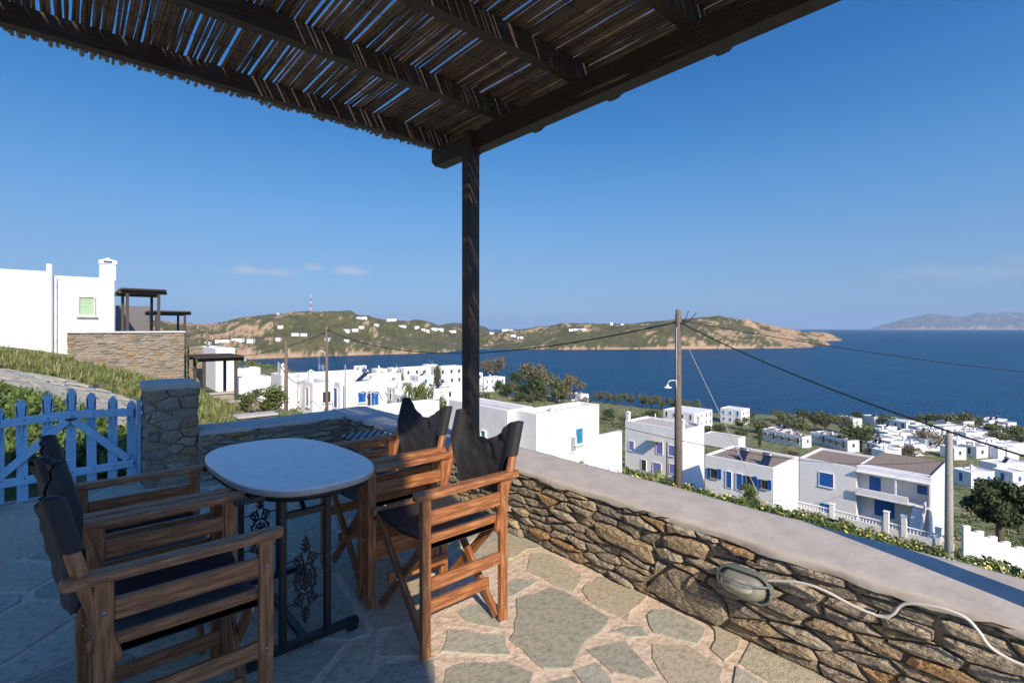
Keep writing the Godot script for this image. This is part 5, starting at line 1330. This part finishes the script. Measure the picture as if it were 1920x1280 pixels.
# ---- poles, wires
func pole(called: String, label: String, px: float, top: float, t: float, r: float, m: Material, lean := 0.0) -> Node3D:
	var p := at(px, top, t); var gy := ground(p.x, p.z)
	var n := thing(called, label, "pole", Vector3(p.x, gy, p.z))
	var h := p.y - gy
	part("shaft", tube_mesh([Vector3(lean, -.6, 0), Vector3(lean * .5, h * .5, 0), Vector3(0, h * .97, 0), Vector3(0, h, 0)], [r * 1.15, r, r * .86, r * .7], 12), m, n)
	return n
func build_poles() -> void:
	var w := pole("utility_pole", "leaning weathered wooden pole with street lamp on the daisy bank", 1272, 580, 17.0, .112, M.pole_wood, -.02)
	var P := w.position; var h := at(1272, 580, 17.0).y - P.y
	# crossarm gear, conduit and street lamp
	for q in [[.12, .05, .06], [-.1, .25, .05], [.02, .38, .07]]:
		part("insulator", tube_mesh([Vector3(.08, h - .42 - q[1], q[0]), Vector3(.16, h - .42 - q[1], q[0]), Vector3(.16, h - .3 - q[1], q[0])], [.015, .035, .02], 8), M.frame_dark, w)
	for k in [[.35, .45], [.5, .25], [.62, .4]]:
		part("wire_tail", tube_mesh([Vector3(.05, h - .5, 0), RT * k[0] * .6 + Vector3(0, h - .42, 0), RT * k[0] + Vector3(0, h - .5 + k[1], 0)], .012, 6), M.cable_black, w)
	part("conduit", tube_mesh([-RT * .09 + FW * -.09 + Vector3(0, h - .6, 0), -RT * .10 + FW * -.09 + Vector3(0, h - 3.1, 0)], .02, 8), M.grey_paint, w)
	var lamp := at(1252, 724, 16.95) - P; var arm := at(1268, 716, 16.9) - P
	part("lamp_arm", tube_mesh([at(1269, 730, 16.9) - P, arm + Vector3(0, .05, 0), at(1262, 713, 16.9) - P, at(1255, 714, 16.95) - P, lamp + Vector3(0, .06, 0)], .02, 8), M.plaster_old, w)
	part("lamp_shade", tube_mesh([lamp + Vector3(0, .06, 0), lamp + Vector3(0, 0, 0), lamp + Vector3(0, -.035, 0), lamp + Vector3(0, -.05, 0)], [.03, .05, .14, .145], 14), M.plaster_old, w)
	var c := pole("concrete_pole", "short round grey concrete pole in front of the loggia house", 1780, 812, 22.0, .15, M.concrete)
	part("pole_cap", tube_mesh([Vector3(0, at(1780, 812, 22).y - c.position.y, 0), Vector3(0, at(1780, 806, 22).y - c.position.y, 0)], .09, 10), M.concrete, c)
	var l := pole("utility_pole", "distant wooden pole with curved lamp between the lane houses", 612, 612, 40.0, .115, M.pole_wood, .03)
	var hl := at(612, 612, 40).y - l.position.y
	part("lamp_arm", tube_mesh([at(611, 664, 40) - l.position, at(606, 659, 40) - l.position, at(600, 658, 40) - l.position, at(595, 661, 40) - l.position], .03, 8), M.plaster_old, l)
	part("insulator", tube_mesh([Vector3(.1, hl - .3, 0), Vector3(.22, hl - .25, .05), Vector3(.25, hl - .1, .05)], .04, 8), M.frame_dark, l)
	pole("utility_pole", "shorter plain wooden pole behind the far parapet", 536, 640, 34.0, .12, M.pole_wood)
	pole("metal_pole", "thin grey metal pole with rusty tip beside the shorter wooden pole", 522, 679, 32.0, .075, M.grey_paint)
	pole("metal_pole", "thin grey metal pole in front of the bracketed white house", 647, 684, 46.0, .065, M.grey_paint)
	pole("utility_pole", "small wooden pole before the lilac-shuttered house", 1251, 829, 40.0, .09, M.pole_wood)
	pole("metal_pole", "slim white pole behind the lilac-shuttered roof", 1229, 775, 88.0, .12, M.white_paint)
	pole("utility_pole", "slender pole over the low schist pier", 388, 620, 52.0, .12, M.pole_wood)
	var top := at(1272, 603, 17.0)
	var wires := [
		["black overhead cable between the two wooden poles", top, at(612, 618, 40.0), 1.45, .028], ["twisted black cable running down towards the terrace from the wooden pole", top, at(2150, 925, 8.0), .28, .019],
		["thin black cable running level over the bay from the wooden pole", top + Vector3(0, .06, 0), at(2500, 715, 30.0), .9, .016],
		["slack cable from the distant wooden pole behind the low pergola", at(612, 622, 40), at(380, 662, 60), 1.0, .03], ["cable from the metal pole to the white annex", at(523, 682, 32), at(573, 708, 55), .9, .03],
		["low cable across the roofs behind the wooden pole", at(1124, 790, 34), at(1790, 860, 60), 1.6, .025], ["sagging cable from the distant wooden pole to the broad white house", at(613, 622, 40), at(646, 716, 47), .4, .014]]
	for q in wires: tag(part("overhead_cable", tube_mesh(catenary(q[1], q[2], q[3], 40), q[4], 6), M.cable_black), q[0], "cable")
	tag(part("guy_wire", tube_mesh([at(1290, 650, 16.9), at(1412, 905, 15.6), at(1438, 962, 15.3)], [.012, .012, .03], 8), M.concrete), "straight pale guy wire bracing the leaning wooden pole", "wire")
	var ae := at(605, 684, 56)
	var an := thing("rooftop_aerial", "small television aerial on the long white house roof", "aerial", ae - Vector3(0, 2.4, 0))
	bar("mast", Vector3(0, -.6, 0), Vector3(0, 2.4, 0), .05, .05, M.grey_paint, an, .004, Vector3.RIGHT)
	for k in 4: bar("element", Vector3(0, 2.2, 0) + RT * (k - 1.5) * .22 + Vector3(0, -.35, 0), Vector3(0, 2.2, 0) + RT * (k - 1.5) * .22 + Vector3(0, .3, 0), .04, .04, M.grey_paint, an, .004, Vector3.RIGHT)
	bar("boom", Vector3(0, 2.2, 0) - RT * .5, Vector3(0, 2.2, 0) + RT * .5, .04, .04, M.grey_paint, an, .004)
func build_pine() -> void:
	rng.seed = 141
	var foot := at(1874, 1000, 52); foot.y = minf(foot.y, ground(foot.x, foot.z))
	var k := 52.0 / FPX; var up := at(1874, 995, 52).y - foot.y
	var t := thing("pine_tree", "spreading dark pine beside the white crenellated garden wall", "tree", foot)
	var s := begin(true); add_tube(s, [Vector3(0, -.5, 0), Vector3(.1, up + 1.2, 0), Vector3(-.1, up + 3.2, .1)], [.34, .26, .16], 8)
	var bl := []
	for q in [[1835,915],[1860,908],[1885,912],[1912,920],[1940,925],[1960,940],[1820,935],[1850,935],[1880,938],[1910,945],[1870,955],[1900,962],[1930,955],[1855,962],[1885,970],[1945,965]]:
		var p := at(q[0], q[1] + 6, 52 + rng.randf_range(-2.0, 2.0)) - foot
		for m in 3: bl.append([p + Vector3(rng.randf_range(-.7, .7), rng.randf_range(-.25, .25), rng.randf_range(-.7, .7)), rng.randf_range(.5, .95)])
		add_tube(s, [Vector3(0, up + 1.6, 0), (Vector3(0, up + 2.2, 0) + p) * .5, p], [.12, .08, .03], 5)
	part("trunk", done(s), M.bark, t)
	part("crown", crown(150, bl, 15000, .19, [Color(.028, .05, .014), Color(.05, .07, .02), Color(.07, .085, .03), Color(.04, .06, .018)]), M.leaves, t)
# ======================================================== scene
func sky_picture(exposure: float) -> ImageTexture:
	# clear air by height, the same all round, and a few thin wisps low over the headland
	var W := 1024; var H := 512
	var im := Image.create(W, H, false, Image.FORMAT_RGBAF)
	var stops := [[0.0, .285, .46, .635], [3.0, .265, .45, .67], [7.0, .205, .41, .69], [13.0, .125, .345, .69], [20.0, .055, .245, .60], [26.0, .028, .175, .50], [34.0, .02, .135, .43], [60.0, .018, .115, .38], [90.0, .016, .105, .34]]
	var sun_at := -sun_ray(); var data := PackedFloat32Array(); data.resize(W * H * 4)
	for y in H:
		var el := 90.0 - 180.0 * (y + .5) / H; var c := Color(.30, .46, .655)
		for i in stops.size() - 1:
			if el >= stops[i][0] and el <= stops[i + 1][0]:
				var u: float = (el - stops[i][0]) / (stops[i + 1][0] - stops[i][0])
				c = Color(lerpf(stops[i][1], stops[i + 1][1], u), lerpf(stops[i][2], stops[i + 1][2], u), lerpf(stops[i][3], stops[i + 1][3], u))
		c = c * (SKY_LIFT / exposure)
		var ce := cos(deg_to_rad(el)); var se := sin(deg_to_rad(el))
		for x in W:
			# standard clear sky: brighter and paler towards the sun
			var az := TAU * (x + .5) / W
			var cg := sin(az) * ce * sun_at.x + se * sun_at.y - cos(az) * ce * sun_at.z
			var g := acos(clampf(cg, -1, 1)); var k := (1.0 + 10.0 * exp(-3.0 * g) + .45 * cg * cg) / 1.25
			var w := .10 * exp(-3.0 * g) * 10.0 / exposure
			var o := (y * W + x) * 4
			data[o] = c.r * k + w * .6; data[o + 1] = c.g * k + w * .35; data[o + 2] = c.b * k + w * .1; data[o + 3] = 1.0
	im = Image.create_from_data(W, H, false, Image.FORMAT_RGBAF, data.to_byte_array())
	nz.seed = 61; nz.frequency = 1.0
	for c in [[487, 508, 62, 5], [655, 512, 34, 6], [590, 498, 14, 3], [1850, 508, 130, 14]]:
		var d := ray(c[0], c[1]).normalized()
		var u := fposmod(atan2(d.x, -d.z) / TAU, 1.0); var v := .5 - asin(d.y) / PI
		var rx: float = c[2] / FPX / TAU * W * .8; var ry: float = c[3] / FPX / PI * H * .8
		for y in range(-int(ry * 2) - 1, int(ry * 2) + 2):
			for x in range(-int(rx * 1.6), int(rx * 1.6) + 1):
				var f := 1.0 - pow(x / (rx * 1.5), 2) - pow(y / (ry * 1.7), 2)
				f += nz.get_noise_2d(x * .09 + c[0], y * .35) * .9 - .25
				if f > 0.0:
					var px := posmod(int(u * W) + x, W); var py := clampi(int(v * H) + y, 0, H - 1)
					im.set_pixel(px, py, im.get_pixel(px, py).lerp(Color(.72, .68, .68) / exposure, clampf(f * (.9 if c[2] < 100 else .22), 0, .6)))
	return ImageTexture.create_from_image(im)
const SKY_LIFT := 1.15
func sun_ray() -> Vector3:
	var el := deg_to_rad(33.5)
	return Vector3(.35, 0, -.937).normalized() * cos(el) + Vector3.DOWN * sin(el)
func _ready() -> void:
	var cam := Camera3D.new(); cam.name = "camera"; cam.position = EYE; cam.rotation.y = -YAW
	cam.near = .05; cam.far = 90000.0
	cam.set_frustum(cam.near * 1280.0 / FPX, Vector2(0, -24.0 / FPX * cam.near), cam.near, cam.far)
	add_child(cam); cam.current = true
	var env := Environment.new()
	env.background_mode = Environment.BG_SKY; env.tonemap_mode = Environment.TONE_MAPPER_LINEAR; env.tonemap_exposure = 2.65
	env.sdfgi_enabled = true; env.ssao_enabled = true; env.ssil_enabled = true
	var sm := PanoramaSkyMaterial.new(); sm.panorama = sky_picture(env.tonemap_exposure)
	var sky := Sky.new(); sky.sky_material = sm; env.sky = sky
	env.fog_enabled = true; env.fog_density = .00003; env.fog_light_color = lin(.42, .58, .80)
	var we := WorldEnvironment.new(); we.name = "world"; we.environment = env; add_child(we)
	var sun := DirectionalLight3D.new(); sun.name = "sun"; sun.light_energy = 0.72; sun.light_angular_distance = .5; sun.light_color = Color(1.0, .92, .80); sun.shadow_enabled = true
	var d := sun_ray()
	add_child(sun); sun.look_at_from_position(Vector3(0, 20, 0), Vector3(0, 20, 0) + d)
	make_materials()
	mat("beam_wood", Color.WHITE, .62, M.pergola_wood.albedo_texture, Vector3(9, 9, .8), M.pergola_wood.heightmap_texture, .35)
	mat("post_wood", Color.WHITE, .42, M.chair_wood.albedo_texture, Vector3(9, 1.1, 9), M.chair_wood.heightmap_texture, .12)
	mat("pole_wood", Color.WHITE, .85, M.grey_wood.albedo_texture, Vector3(4, .4, 4), M.grey_wood.heightmap_texture, .8)
	build_land(); build_coasts()
	build_floor(); build_walls(); build_own_house()
	build_path(); build_left_house(); build_detailed_houses(); build_town()
	build_pergola(); build_gate(); build_furniture(); build_lamp(); build_stool()
	build_poles()
	make_protos(); build_trees(); build_pine(); build_ground_cover()
